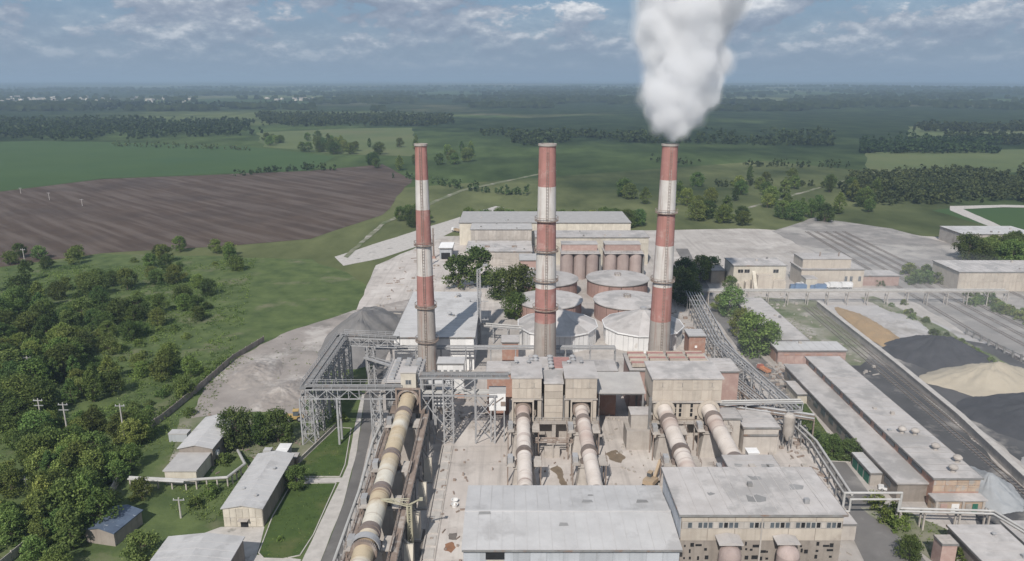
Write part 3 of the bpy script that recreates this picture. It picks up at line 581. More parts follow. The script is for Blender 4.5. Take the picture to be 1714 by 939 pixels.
# ---- rotary kilns
def kiln(x, y0, z0, y1, z1, r, m, tyres, label, gear=None, dark=()):
    """barrel from the low end y0 to the high end y1"""
    t = thing('rotary_kiln', label, 'kiln', (x, y0, 0), 0, 'rotary kilns')
    zz_ = lambda y: z0 + (z1 - z0) * (y - y0) / (y1 - y0)
    b = MB(); n = max(2, int((y1 - y0) / 4))
    for i in range(n):
        a = y0 + (y1 - y0) * i / n; c = y0 + (y1 - y0) * (i + 1) / n
        b.cyl((0, a - y0, zz_(a)), (0, c - y0 - 0.06, zz_(c)), r, r, 30, cap=(i in (0, n - 1)))
        b.cyl((0, c - y0 - 0.1, zz_(c)), (0, c - y0 + 0.1, zz_(c)), r + 0.035, r + 0.035, 30)
    b.build('shell', M[m], t, smooth=True)
    for y in tyres:
        q = MB(); zc = zz_(y); q.cyl((0, y - y0 - 0.45, zc), (0, y - y0 + 0.45, zc), r + 0.3, r + 0.3, 32)
        q.cyl((0, y - y0 - 1.1, zc), (0, y - y0 + 1.1, zc), r + 0.12, r + 0.12, 32)
        q.build('riding_ring', M['tyre'], t, smooth=True)
        p = MB(); top = zc - r - 1.3
        wb, wt = r * 1.75, r * 1.25
        p.add([(-wb, y - y0 - 1.9, 0), (wb, y - y0 - 1.9, 0), (wb, y - y0 + 1.9, 0), (-wb, y - y0 + 1.9, 0), (-wt, y - y0 - 1.4, top), (wt, y - y0 - 1.4, top), (wt, y - y0 + 1.4, top), (-wt, y - y0 + 1.4, top)],
              [(0, 3, 2, 1), (4, 5, 6, 7), (0, 1, 5, 4), (1, 2, 6, 5), (2, 3, 7, 6), (3, 0, 4, 7)])
        p.box(-wt - 0.5, y - y0 - 1.8, top + 0.003, wt + 0.5, y - y0 + 1.8, top + 0.35)
        pp = p.build('support_pier', M['conc'], t)
        for s in (-1, 1):
            ca = Vector((s * (r + 0.3 + 0.55) * 0.56, 0, -(r + 0.3 + 0.55) * 0.83))
            MB().cyl((ca.x, y - y0 - 0.6, zc + ca.z), (ca.x, y - y0 + 0.6, zc + ca.z), 0.62, 0.62, 14).build('roller', M['tyre'], pp, smooth=True)
        for s in (-1, 1):
            x0, x1 = sorted((s * (r + .55), s * (r + 2.5))); zp = max(1.2, zc - r - .4)
            g = MB(); g.box(x0, y - y0 - 2.4, zp, x1, y - y0 + 2.4, zp + .22); g.build('service_platform', M['conc'], t)
            g = MB(); rail_line(g, (s * (r + 2.45), y - y0 - 2.3), (s * (r + 2.45), y - y0 + 2.3), zp + .2, 1.1, 1.5, .08)
            for yy in (-2.1, 2.1): g.bar((s * (r + 2.2), y - y0 + yy, 0), (s * (r + 2.2), y - y0 + yy, zp), .28)
            g.build('platform_frame', M['rusty'], t)
            if s < 0: MB().box(x0 + .3, y - y0 - 1.2, zp + .22, x1 - .4, y - y0 + .9, zp + 1.7).build('drive_housing', M['steel'], t)
    if gear:
        q = MB(); zc = zz_(gear)
        q.cyl((0, gear - y0 - 0.4, zc), (0, gear - y0 + 0.4, zc), r + 0.5, r + 0.5, 40)
        for i in range(40):
            a = 2 * math.pi * i / 40; c, s = math.cos(a), math.sin(a)
            q.bar(((r + 0.5) * c, gear - y0 - 0.35, zc + (r + 0.5) * s), ((r + 0.5) * c, gear - y0 + 0.35, zc + (r + 0.5) * s), 0.2)
        q.build('girth_gear', M['rusty'], t)
        g = MB(); g.lathe([(r + 0.62, -0.9), (r + 0.8, -0.9), (r + 0.8, 0.9), (r + 0.62, 0.9)], 40)
        g.v = [(v[0], gear - y0 + v[2] * 0.9 + 1.7, zc + v[1]) for v in g.v]
        g.build('gear_guard', M['steel'], t)
    return t
kiln(-27.5, 64, 7.4, 180.5, 13.4, 1.95, 'kiln', (172, 152, 138.5, 125, 105, 85), 'long rusty cream kiln at the left, the biggest of the kilns, running towards the viewer', gear=119.5)
kiln(2.9, 133, 7.4, 180.6, 10.0, 1.72, 'kilnp', (175.5, 159.5, 143), 'pale kiln with a dark stained middle, entering the grey hall left of the brown puddle')
kiln(18.4, 133, 7.4, 180.6, 10.0, 1.72, 'kilnp', (175, 160, 143), 'pale kiln entering the grey hall, right of the brown puddle')
kiln(40.4, 133, 7.2, 180.6, 10.2, 2.0, 'kilnp', (174.5, 160, 143), 'pinkish kiln beside the tan excavator, entering the flat-roofed mill building')
kiln(52.2, 133, 7.2, 180.6, 10.2, 2.0, 'kilnp', (175.8, 156, 143), 'short visible pinkish kiln half hidden behind the brick block, rightmost of the kilns')

# ---- near hall with the metal front
t = bld('kiln_hall', 'large grey metal-clad hall with a wide shallow roof at the bottom centre', 'building', -8.7, 116, 30.2, 137, 13.4, 'metalw', 'roof', 'gx', 0.9, 0.4)
panels(t, 'S', -19.45, 19.45, 5.0, 13.0, 13, 1, 'metalw', 'cladding_sheet')
panels(t, 'W', -10.4, 10.4, 4.0, 12.8, 7, 1, 'metalw', 'cladding_sheet')
x, y = side_loc(t, 'S', -13.8)
MB().box(-1.7, -0.16, -0.9, 1.7, 0.0, 0.8).build('louvre_opening', M['dark'], t, (x, y, 12.2))
MB().box(-1.5, -0.17, -3.2, 1.6, 0.0, 0).build('patched_sheet', M['beige'], t, (x, y, 11.2))
b = MB(); b.box(-19.9, -0.22, 14.46, 19.9, 0.22, 14.6); b.build('ridge_cap', M['roof'], t)
b = MB(); b.box(-19.75, -11.25, 13.25, 19.75, -10.95, 13.5); b.build('gutter', M['steeld'], t)
me = MB().box(-0.35, -0.14, -0.2, 0.35, 0, 0.2).mesh('vent_hole', M['dark'])
for u, zc in ((-10.9, 10.2), (-4.2, 10.3), (0.2, 10.1), (3.9, 10.3), (11.4, 10.2)): obj('vent_hole', me, t, (u, -10.5, zc))
r = hs(5)
for i in range(5):
    q = MB(); cx, cy, s = r.uniform(-17, 17), r.uniform(-8, 8), r.uniform(0.5, 1.3)
    zt = 14.52 - abs(cy) / 10.5 * 0.9
    q.add([(cx - s, cy - s * .5, 14.55 - abs(cy - s * .5) / 10.5 * 0.9), (cx + s, cy - s * .4, 14.55 - abs(cy - s * .4) / 10.5 * 0.9), (cx + s * .8, cy + s * .5, 14.55 - abs(cy + s * .5) / 10.5 * 0.9), (cx - s * .7, cy + s * .6, 14.55 - abs(cy + s * .6) / 10.5 * 0.9)], [(0, 1, 2, 3)])
    q.build('felt_patch', M['patch'], t)

# ---- mill building with window bands
t = bld('mill_building', 'tall flat-roofed mill building with beige bands and a long broken window strip', 'building', 30.9, 119, 60.5, 135.3, 18.4, 'brickg', 'roof2', 'flat', over=0.5)
panels(t, 'S', -14.8, 14.8, 17.05, 18.35, 6, 1, 'beige', 'facade_panel')
panels(t, 'S', -14.8, 14.8, 13.1, 15.6, 6, 1, 'beige', 'facade_panel')
win(t, 'S', [-14.1 + i * 0.94 for i in range(31)], 16.32, 0.72, 1.15, bars=0, vary=True)
panels(t, 'W', -8.1, 8.1, 13.5, 18.3, 6, 1, 'metalw', 'cladding_sheet')
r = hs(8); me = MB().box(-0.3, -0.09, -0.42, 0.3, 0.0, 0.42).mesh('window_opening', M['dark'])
for zc in (12.2, 11.0, 9.4, 7.9, 6.4):
    for i in range(20):
        if r.random() < 0.62 and not (-8.6 < -14.2 + i * 1.45 < -4.2 or 1.8 < -14.2 + i * 1.45 < 6.2):
            q = obj('window_opening', me, t, (-14.2 + i * 1.45 + r.uniform(-.4, .4), -8.15, zc + r.uniform(-.3, .3))); q.scale = (r.choice((.5, .6, .8, 1.1, 1.9)), 1, r.choice((.45, .6, .9)))
MB().box(-0.15, -8.35, 8, 0.15, -8.14, 18.3).build('downpipe', M['conc'], t)
MB().profx([(-2.2, 14.2), (2.2, 14.2), (2.2, 14.4), (0, 14.9), (-2.2, 14.4)], -11.4, -8.3).build('canopy', M['roof2'], t, (-6.3, 0, 0))
MB().profx([(-2.1, 14.0), (2.1, 14.0), (2.1, 14.2), (0, 14.6), (-2.1, 14.2)], -10.9, -8.3).build('canopy', M['roof2'], t, (4.2, 0, 0))
b = MB()
for i in range(7): b.bar((-13 + i * 4.3, -8.6, 18.73), (-13 + i * 4.3 + r.uniform(-1, 1), 8.3, 18.73), 0.12, 0.04)
b.build('roof_seam', M['roof2'], t)
for cx, cy, s in ((0.2, -3.2, 1.2), (-8, -1.5, 0.5), (9.2, 1.0, 1.0), (2.3, 4.2, 0.8)):
    MB().prism([(cx + s * 1.2 * q[0] + r.uniform(-.4, .4), cy + s * q[1] + r.uniform(-.35, .35)) for q in ((-1, -.8), (.2, -1), (1.1, -.6), (1.3, .4), (.3, 1.1), (-.3, .5), (-1.1, .9))], 18.721, 18.74).build('felt_patch', M['patch'], t)
for i, xx in enumerate((39.4, 49.9)):
    q = thing('dust_cyclone', ('pink round-topped cyclone standing against the mill facade, nearer the metal hall', 'pink round-topped cyclone standing against the mill facade, farther from the metal hall')[i], 'cyclone', (xx, 116.2, 0), 0, 'cyclones at the mill facade')
    MB().cyl((0, 0, 4.5), (0, 0, 12.2), 2.0, 2.0, 24).build('drum', M['silo'], q, smooth=True)
    MB().lathe([(2.0, 12.2), (1.85, 12.9), (1.4, 13.45), (0.7, 13.75), (0.01, 13.85)], 24).build('dome', M['silo'], q, smooth=True)
    for a in range(4): MB().bar((1.5 * math.cos(a * 1.57 + .7), 1.5 * math.sin(a * 1.57 + .7), 0), (1.5 * math.cos(a * 1.57 + .7), 1.5 * math.sin(a * 1.57 + .7), 4.6), 0.35).build('leg', M['steeld'], q)

# ---- brick block by the rightmost kiln
t = bld('brick_block', 'dusty pink brick block with a flat grey roof in front of the rightmost kiln', 'building', 48.4, 141.5, 59.4, 153.5, 11.4, 'brickp', 'roof2', 'flat', over=0.3)
MB().box(-0.7, -0.6, 11.72, 0.6, 0.6, 12.3).build('roof_hatch', M['conc'], t, (-0.5, 0.6, 0))
for cx, cy in ((-3.3, 1.5), (-3, -1.6), (2.6, 1.2), (3.8, 1.4)): MB().prism([(cx + .9 * q[0], cy + .8 * q[1]) for q in ((-1, -.6), (.1, -1), (.9, -.5), (1.1, .5), (.1, .8), (-.8, .9))], 11.725, 11.74).build('felt_patch', M['patch'], t)
MB().box(-5.42, -6.12, 10.6, 5.42, -5.99, 11.35).build('cornice', M['conc'], t)

# ---- kiln inlet building of the two middle kilns
t = thing('kiln_inlet_building', 'twin-block beige inlet building over the two middle kilns', 'building', (11.2, 188, 0)); t['_a'] = 11.2; t['_d'] = 7
def blk(name, x0, y0, z0, x1, y1, z1, m, par=None): return MB().box(x0, y0, z0, x1, y1, z1).build(name, M[m], par or t)
blk('deck', -12, -7.4, 6.2, 12, 7, 7.0, 'conc')
for xx in (-11, -5.5, 0, 5.5, 11):
    for yy in (-6.6, 0, 6): blk('column', xx - .5, yy - .5, 0, xx + .5, yy + .5, 6.2, 'conc')
blk('base_wall', -10.6, -3.0, 0, 10.6, 6.4, 6.19, 'conc')
for s, x0, x1 in ((-1, -11.2, -3.4), (1, 2.9, 11.2)):
    blk('upper_block', x0, -7, 13.4, x1, 4, 19.2, 'beige'); blk('roof', x0 - .3, -7.3, 19.203, x1 + .3, 4.3, 19.55, 'roof2')
    blk('side_wall', x0, -6.9, 7.0, x0 + 1.0, 4, 13.39, 'beige'); blk('side_wall', x1 - 1.0, -6.9, 7.0, x1, 4, 13.39, 'beige')
    blk('back_wall', x0 + 1, -3.2, 7.0, x1 - 1, 3.9, 13.39, 'brickg')
    blk('ledge', x0 - .25, -7.25, 13.1, x1 + .25, -6.98, 13.45, 'conc')
    panels(t, 'S', x0, x1, 13.5, 19.1, 4, 2, 'beige', 'wall_panel')
    win(t, 'S', (x0 + 2.1, x1 - 2.1), 17.2, 1.1, 1.3, bars=1)
for i, xk in enumerate((2.9, 18.4)):
    xl = xk - 11.2
    MB().lathe([(1.8, 0), (2.25, 0.1), (2.45, 1.4), (2.2, 2.9), (1.4, 3.7), (0.01, 3.9)], 24).build('kiln_hood', M['rusty'], t, (xl, -7.3, 10.0), smooth=True).rotation_euler = (R(-90), 0, 0)
    b = MB(); b.box(xl - 2.9, -7.6, 7.0, xl - 2.5, -7.1, 13.05); b.box(xl + 2.5, -7.6, 7.0, xl + 2.9, -7.1, 13.05); b.box(xl - 2.9, -7.61, 12.7, xl + 2.9, -7.09, 13.09); b.build('portal_frame', M['beige'], t)
blk('central_tower', -2.6, -6.6, 7.0, 2.3, 2, 17.5, 'beige'); blk('roof', -2.8, -6.9, 17.503, 2.5, 2.2, 17.8, 'roof2')
panels(t, 'S', -2.6, 2.3, 7.3, 17.3, 1, 5, 'beige', 'wall_panel', off=-0.36)
blk('rear_roof_deck', -10.5, 4.4, 15.2, 9.5, 16.5, 16.2, 'roof2'); blk('rear_wall', -10.3, 7.01, 0, 9.3, 16.2, 15.19, 'beige')
blk('red_roof_panel', 0.8, 7.5, 16.203, 5.4, 15.5, 16.5, 'radred')
vents(t, [(xx, yy, 16.2) for xx in (-5.6, -4.4) for yy in (6.4, 9, 11.6, 14.2)] + [(-0.2, yy, 16.2) for yy in (6.4, 9, 11.6, 14.2)] + [(6.4, yy, 16.2) for yy in (6.4, 9, 11.6, 14.2)] + [(-9, 6.8, 16.2), (8.2, 8, 16.2)], 1.15)
vents(t, [(xx, yy, 19.55) for xx in (-10, -6.6, 4.4, 7.8) for yy in (2.5,)], 0.8)
rl = MB(); rail_line(rl, (-12, -7.35), (12, -7.35), 7.0); rl.build('railing', M['steel'], t)
b = MB()
for xx, yy, zz2 in ((-3.3, -5.5, 7), (2.5, -5.2, 7), (-3.1, -3.5, 7)): b.cyl((xx, yy, zz2), (xx, yy, zz2 + 6.5), 0.4, 0.4, 10)
b.build('duct', M['steel'], t)
bld('brick_annex', 'dusty brick annex with pale roof, left of the twin-block inlet building', 'building', -7.2, 199.2, 0.4, 208, 13.0, 'brick', 'roof2')
bld('brick_annex', 'dusty brick annex with pale roof, right of the twin-block inlet building', 'building', 21.2, 198.8, 30.2, 207, 13.8, 'brick', 'roof2')
# hopper box left of it
q = thing('white_silo_box', 'small white steel box on legs beside the left middle kiln inlet', 'hopper', (-3.8, 184, 0))
MB().box(-2.3, -2, 9.5, 2.1, 2, 14.5).build('bin', M['white'], q); MB().box(-2.4, -2.1, 14.503, 2.2, 2.1, 14.8).build('lid', M['roof'], q)
for sx in (-1.9, 1.7):
    for sy in (-1.7, 1.7): MB().bar((sx, sy, 0), (sx, sy, 9.5), 0.3).build('leg', M['steel'], q)
b = MB(); b.bar((-1.5, -2.15, 11.2), (1.5, -2.15, 13.4), 0.18); b.box(0.8, -2.3, 11.0, 2.0, -2.01, 12.1); b.build('chute', M['rusty'], q)

# ---- inlet building of the right pair
t = thing('kiln_inlet_building', 'wide beige inlet building over the right pair of kilns', 'building', (46.3, 188, 0)); t['_a'] = 9.6; t['_d'] = 7
blk('upper_block', -9.2, -7, 12.6, 9.0, 4.5, 19.0, 'beige'); blk('roof', -9.6, -7.4, 19.003, 9.4, 5.0, 19.4, 'roof2')
blk('lower_block', -8.6, -6.6, 6.9, 8.2, 4.4, 12.59, 'beige'); blk('deck', -10, -7.4, 6.2, 10.5, 6, 6.89, 'conc')
blk('ledge', -9.5, -7.3, 12.3, 9.3, -6.98, 12.75, 'conc')
panels(t, 'S', -9.2, 9.0, 12.8, 18.9, 7, 2, 'beige', 'wall_panel')
for xx in (-9, -4.5, 0, 4.5, 9):
    for yy in (-6.6, 0, 5): blk('column', xx - .5, yy - .5, 0, xx + .5, yy + .5, 6.19, 'conc')
blk('base_wall', -8.9, -2, 0, 8.9, 4.9, 6.18, 'conc')
win(t, 'S', (-6.5, -2.0, 2.4, 6.3), 17.3, 1.5, 1.1, bars=2)
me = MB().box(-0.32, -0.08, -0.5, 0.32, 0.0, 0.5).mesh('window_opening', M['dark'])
for xx in (-2.9, -1.5, 1.5):
    for zc in (8.6, 9.9, 11.2): obj('window_opening', me, t, (xx, -6.6, zc))
obj('window_opening', me, t, (2.8, -6.6, 7.8))
for i, xk in enumerate((40.4, 52.2)):
    MB().lathe([(2.1, 0), (2.9, 0.1), (2.9, 1.2), (2.5, 1.3), (0.01, 1.4)], 28).build('kiln_hood', M['beige'], t, (xk - 46.3, -7.7 + 0.1, 10.2), smooth=True).rotation_euler = (R(-90), 0, 0)
rl = MB(); rail_line(rl, (-10, -7.35), (10.5, -7.35), 6.9); rl.build('railing', M['rusty'], t)

# ---- radiator bank behind it
t = bld('cooler_house', 'long low pinkish house carrying rows of faded red radiators', 'building', 34.5, 201, 59, 214, 13.2, 'brickp', 'roof2')
for k in range(3):
    for i in range(4):
        q = MB(); x0 = -11.6 + i * 5.9; y0 = -5.2 + k * 3.9
        q.box(x0, y0, 14.2, x0 + 4.9, y0 + 2.2, 14.75); o = q.build('radiator', M['radred'], t)
        q = MB(); q.box(x0 - .1, y0 - .25, 13.9, x0 + 5, y0 - 0.01, 15.0); q.box(x0 - .1, y0 + 2.21, 13.9, x0 + 5, y0 + 2.45, 15.0); q.build('radiator_frame', M['beige'], o)
        q = MB()
        for s in (0.2, 4.5): q.box(x0 + s, y0 + .5, 13.52, x0 + s + .25, y0 + 1.5, 14.19)
        q.build('radiator_foot', M['steeld'], o)
bld('brick_annex', 'narrow brick annex at the right end of the red radiators, beside the pipe rack', 'building', 59.6, 202, 66.4, 212, 12.4, 'brickp', 'roof2')

# ---- left kiln inlet tower and dust filter
t = thing('kiln_inlet_tower', 'narrow cream tower above the upper end of the long rusty kiln', 'tower', (-27.3, 183.2, 0)); t['_a'] = 2; t['_d'] = 2
blk('tower_wall', -2, -2, 12.9, 2, 2, 20.6, 'cream'); blk('roof', -2.2, -2.2, 20.603, 2.2, 2.2, 20.9, 'roof2')
blk('deck', -5, -3.2, 9.6, 4.2, 4, 10.3, 'rusty')
for sx in (-4.2, 3.5):
    for sy in (-2.5, 3): blk('column', sx - .4, sy - .4, 0, sx + .4, sy + .4, 9.59, 'steeld')
win(t, 'S', (0,), 18.0, 1.4, 1.2, bars=1); win(t, 'S', (0,), 15.2, 1.6, 1.4, bars=1)
MB().lathe([(2.45, 0), (3.0, 0.1), (3.0, 1.3), (0.01, 1.5)], 28).build('kiln_hood', M['rusty'], t, (-0.2, -2.9, 13.35), smooth=True).rotation_euler = (R(-90), 0, 0)
b = MB()
for s in (-3.2, 3.0): b.box(s - .2, -3.1, 10.3, s + .2, -2.7, 16.5)
b.box(-3.4, -3.11, 16.3, 3.2, -2.69, 16.7); b.build('portal_frame', M['rusty'], t)
t = thing('dust_filter', 'grey electrostatic filter with rows of roof boxes behind the narrow cream tower', 'dust filter', (-29.8, 194, 0))
blk('casing', -4.6, -7.5, 7.5, 4.4, 9, 15.6, 'steel'); blk('roof', -4.9, -7.8, 15.603, 4.7, 9.3, 15.9, 'roof2')
for sx in (-3.8, 3.6):
    for sy in (-6.5, 0, 7.5): blk('column', sx - .35, sy - .35, 0, sx + .35, sy + .35, 7.49, 'steeld')
me = MB().box(-0.65, -0.5, 0, 0.65, 0.5, 0.9).mesh('roof_box', M['steel'])
for sx in (-3, 0, 3):
    for k in range(7): obj('roof_box', me, t, (sx, -6 + k * 2.3, 15.9))
b = MB(); rail_line(b, (-4.8, -7.6), (-4.8, 9), 15.9); rail_line(b, (4.6, -7.6), (4.6, 9), 15.9); b.build('railing', M['steel'], t)
t = bld('white_filter_house', 'white clad box building standing in front of the slim left chimney', 'building', -22.8, 211.5, -14.8, 217, 11.0, 'white', 'roof', over=0.25)
panels(t, 'S', -4, 4, 2.2, 10.8, 5, 1, 'white', 'cladding_sheet'); blk('brick_base', -4.06, -2.85, 0, 4.06, 2.8, 2.1, 'brick')
MB().box(-0.4, -0.2, 0, 0.4, 0, 1.8).build('door', M['dark'], t, (-0.4, -2.86, 0))
q = thing('horizontal_tank', 'grey horizontal tank on steel saddles below the pipe trestle', 'tank', (-21, 197, 0))
MB().cyl((-3.4, 0, 11), (3.4, 0, 11), 1.7, 1.7, 20).build('drum', M['steel'], q, smooth=True)
for s in (-2.4, 2.4):
    b = MB(); b.box(s - .3, -1.2, 0, s + .3, -0.7, 9.8); b.box(s - .3, 0.7, 0, s + .3, 1.2, 9.8); b.box(s - .3, -1.6, 9.3, s + .3, 1.6, 10.0); b.build('saddle', M['steeld'], q)
q = thing('white_hopper', 'white square hopper with a conical chute under the pipe trestle', 'hopper', (-18.9, 189, 0))
MB().box(-2.1, -2.1, 8.2, 2.1, 2.1, 12.2).build('bin', M['white'], q); MB().box(-2.2, -2.2, 12.203, 2.2, 2.2, 12.4).build('lid', M['steel'], q)
b = MB(); b.add([(-2, -2, 8.2), (2, -2, 8.2), (2, 2, 8.2), (-2, 2, 8.2), (-.5, -.5, 5.2), (.5, -.5, 5.2), (.5, .5, 5.2), (-.5, .5, 5.2)], [(0, 1, 2, 3), (7, 6, 5, 4), (0, 4, 5, 1), (1, 5, 6, 2), (2, 6, 7, 3), (3, 7, 4, 0)]); b.build('chute', M['conc'], q)
for sx in (-2, 2):
    for sy in (-2, 2): MB().bar((sx, sy, 0), (sx, sy, 8.3), 0.3).build('leg', M['steel'], q)
# low structures right of the middle pair
t = thing('duct_canopy', 'grey sloping canopy roof on posts between the two inlet buildings', 'canopy', (29.5, 190, 0))
MB().prof([(-5, 13.0), (5.5, 14.8), (5.5, 15.1), (-5, 13.3)], -6.4, 6.6).build('roof', M['roofg'], t)
for sx in (-6, 6):
    for sy, hh in ((-4.5, 13.05), (5, 14.65)): MB().box(sx - .25, sy - .25, 0, sx + .25, sy + .25, hh).build('post', M['steeld'], t)
b = MB()
for k in range(4): b.bar((-6, -4.5 + k * 3.1, 12.7 + k * .53), (6, -4.5 + k * 3.1, 12.7 + k * .53), 0.3)
b.build('purlin', M['steeld'], t)
t = thing('concrete_bunker', 'pale concrete bunker with a stepped top between the inlet buildings', 'bunker', (33.5, 181, 0))
blk('lower_wall', -3.2, -3, 0, 3.4, 3, 5.5, 'conc'); blk('upper_wall', -2.0, -1.5, 5.5, 3.4, 2.9, 9.5, 'conc'); blk('roof', -2.2, -1.7, 9.503, 3.6, 3.1, 9.75, 'roof2')
q = thing('lamp_post', 'tall dark steel post standing left of the pinkish kiln by the excavator', 'post', (36.3, 179.2, 0)); MB().bar((0, 0, 0), (0, 0, 14.5), 0.7, 0.5).build('post', M['steeld'], q); MB().box(-0.6, -0.5, 0, 0.6, 0.5, 0.6).build('base', M['conc'], q)

for i, (xx, yy, lb) in enumerate(((10.6, 176, 'low rusty pipe frame between the two middle kilns'),)):
    q = thing('pipe_crossing', lb, 'pipe crossing', (xx, yy, 0))
    for k in (-4.5, 0, 4.5): b = MB(); b.bar((k, 0, 0), (k, 0, 4.2), .3); b.bar((k, -2.5, 0), (k, -2.5, 4.2), .3); b.bar((k, -2.7, 4.1), (k, .2, 4.1), .25); b.build('post', M['conc'], q)
    for k in (0, -1.2, -2.3): MB().tube([(-5.2, k, 4.5), (5.2, k, 4.5)], .22, 8).build('pipe', M['rusty'], q, smooth=True)
    MB().box(-2.2, -2.2, 0, 1.8, -.3, 2.6).build('pump_box', M['conc'], q)
# ------------------------------------------------------------------ storage domes, tanks, silos
def polygon_store(x, y, r_, eave, apex, label, n=12):
    t = thing('conical_store', label, 'storage hall', (x, y, 0), R(15), 'conical stores')
    c = lambda rr, i: (rr * math.cos(2 * math.pi * i / n), rr * math.sin(2 * math.pi * i / n))
    for i in range(n):
        a = c(r_, i); b_ = c(r_, i + 1); L_ = math.dist(a, b_); ang = math.atan2(b_[1] - a[1], b_[0] - a[0])
        me = cached(('pw', round(L_, 2), eave), lambda: MB().box(0.03, -0.12, 0, L_ - 0.03, 0.12, eave).mesh('wall_panel', M['white']))
        o = obj('wall_panel', me, t, (a[0], a[1], 0), None, ang)
        for k in range(1, 4):
            ms_ = cached(('seam', eave), lambda: MB().box(-0.05, -0.2, 0, 0.05, 0.2, eave - .1).mesh('seam', M['steel']))
            obj('seam', ms_, o, (L_ * k / 4, 0, 0))
        e0 = c(r_ + .6, i); e1 = c(r_ + .6, i + 1)
        b = MB(); b.add([(*e0, eave + .0), (*e1, eave + .0), (*c(0.9, i + 1), apex), (*c(0.9, i), apex), (*e0, eave + .3), (*e1, eave + .3), (*c(0.9, i + 1), apex + .25), (*c(0.9, i), apex + .25)],
                        [(0, 3, 2, 1), (4, 5, 6, 7), (0, 1, 5, 4), (1, 2, 6, 5), (2, 3, 7, 6), (3, 0, 4, 7)])
        b.build('roof_segment', M['roof2'], t)
        b = MB(); b.bar((*e0, eave + .12), (*e1, eave + .12), 0.3, 0.45); b.build('eave_beam', M['white'], t)
    MB().cyl((0, 0, apex - .3), (0, 0, apex + 1.0), 1.1, 1.1, 12).build('cap', M['steel'], t)
    return t
t = polygon_store(17, 264, 14.6, 6.4, 12.0, 'conical-roofed white-walled store right behind the middle chimney')
t = polygon_store(49, 264, 14.6, 6.4, 12.0, 'conical-roofed white-walled store behind the smoking right-hand chimney')
obj('window_opening', MB().box(-.8, -.1, -.4, .8, .1, .4).mesh('window_opening', M['dark']), t, (-3.2, -13.9, 3.6), None, 0)
def tank(x, y, r_, h, label):
    t = thing('slurry_tank', label, 'tank', (x, y, 0), 0, 'round slurry tanks')
    n = 16
    for i in range(n):
        a0, a1 = 2 * math.pi * i / n, 2 * math.pi * (i + 1) / n - 0.02
        b = MB(); k = 3
        pts = [(r_ * math.cos(a0 + (a1 - a0) * j / k), r_ * math.sin(a0 + (a1 - a0) * j / k)) for j in range(k + 1)] + [((r_ - .4) * math.cos(a0 + (a1 - a0) * j / k), (r_ - .4) * math.sin(a0 + (a1 - a0) * j / k)) for j in range(k, -1, -1)]
        b.prism(pts, 0, h); b.build('wall_panel', M['redtank'], t)
    MB().lathe([(r_ + .55, h), (r_ + .55, h + .35), (r_ * .5, h + 0.95), (1.4, h + 1.35), (0.01, h + 1.4)], 48).build('roof', M['roof2'], t, smooth=True)
    b = MB()
    for i in range(8): b.bar((1.5 * math.cos(i * .785), 1.5 * math.sin(i * .785), h + 1.3), (1.5 * math.cos(i * .785), 1.5 * math.sin(i * .785), h + 2.5), 0.12); b.bar((1.5 * math.cos(i * .785), 1.5 * math.sin(i * .785), h + 2.4), (1.5 * math.cos(i * .785 + .785), 1.5 * math.sin(i * .785 + .785), h + 2.4), 0.12)
    b.build('hatch_rail', M['rusty'], t); MB().box(-.9, -.9, h + 1.2, .9, .9, h + 1.9).build('hatch', M['conc'], t)
    b = MB(); b.lathe([(r_ + .05, h - .5), (r_ + .18, h - .5), (r_ + .18, h - .2), (r_ + .05, h - .2)], 48); b.build('hoop', M['rusty'], t)
    return t
tank(15.5, 295, 13.4, 6.6, 'flat-roofed round tank just behind the left conical store, mostly hidden by the middle chimney')
tank(47.5, 293, 13.4, 7.0, 'round reddish tank directly behind the right conical store')
tank(16, 327, 13.8, 7.0, 'round tank in the row before the silos, left, behind the middle chimney')
tank(48.2, 327, 13.8, 7.2, 'round reddish tank in the row before the silos, right, with a hatch on its roof')
def silo_block(x0, n, y, r_, h, label):
    t = thing('silo_block', label, 'silos', (x0, y, 0), 0, 'cement silos')
    for i in range(n):
        for k in range(2):
            MB().cyl((r_ + i * 2 * r_, k * 2 * r_, 0), (r_ + i * 2 * r_, k * 2 * r_, h), r_ - .05, r_ - .05, 24).build('silo', M['silo'], t, smooth=True)
    MB().box(-.2, -r_ - .2, h + .003, n * 2 * r_ + .2, 3 * r_ + .2, h + .5).build('roof_deck', M['roof2'], t)
    MB().box(.6, r_ - 1.2, h + .5, n * 2 * r_ - .6, 3 * r_, h + 3.6).build('top_gallery', M['brickp'], t); MB().box(.3, r_ - 1.5, h + 3.603, n * 2 * r_ - .3, 3 * r_ + .3, h + 3.9).build('gallery_roof', M['roof2'], t)
    b = MB(); rail_line(b, (-.1, -r_), (n * 2 * r_, -r_), h + .5, 1.2, 2.5, .09); b.build('railing', M['rusty'], t)
    b = MB(); b.box(n * r_ * 2 + .2, -r_ * .5, 0, n * r_ * 2 + 1.0, r_, h - 1); b.build('stair_shaft', M['steeld'], t)
silo_block(24.0, 3, 354, 3.1, 13.0, 'pinkish grey block of cement silos immediately right of the middle chimney')
silo_block(45.2, 3, 354, 3.1, 13.0, 'pinkish grey block of cement silos, second from the middle chimney, towards the right')
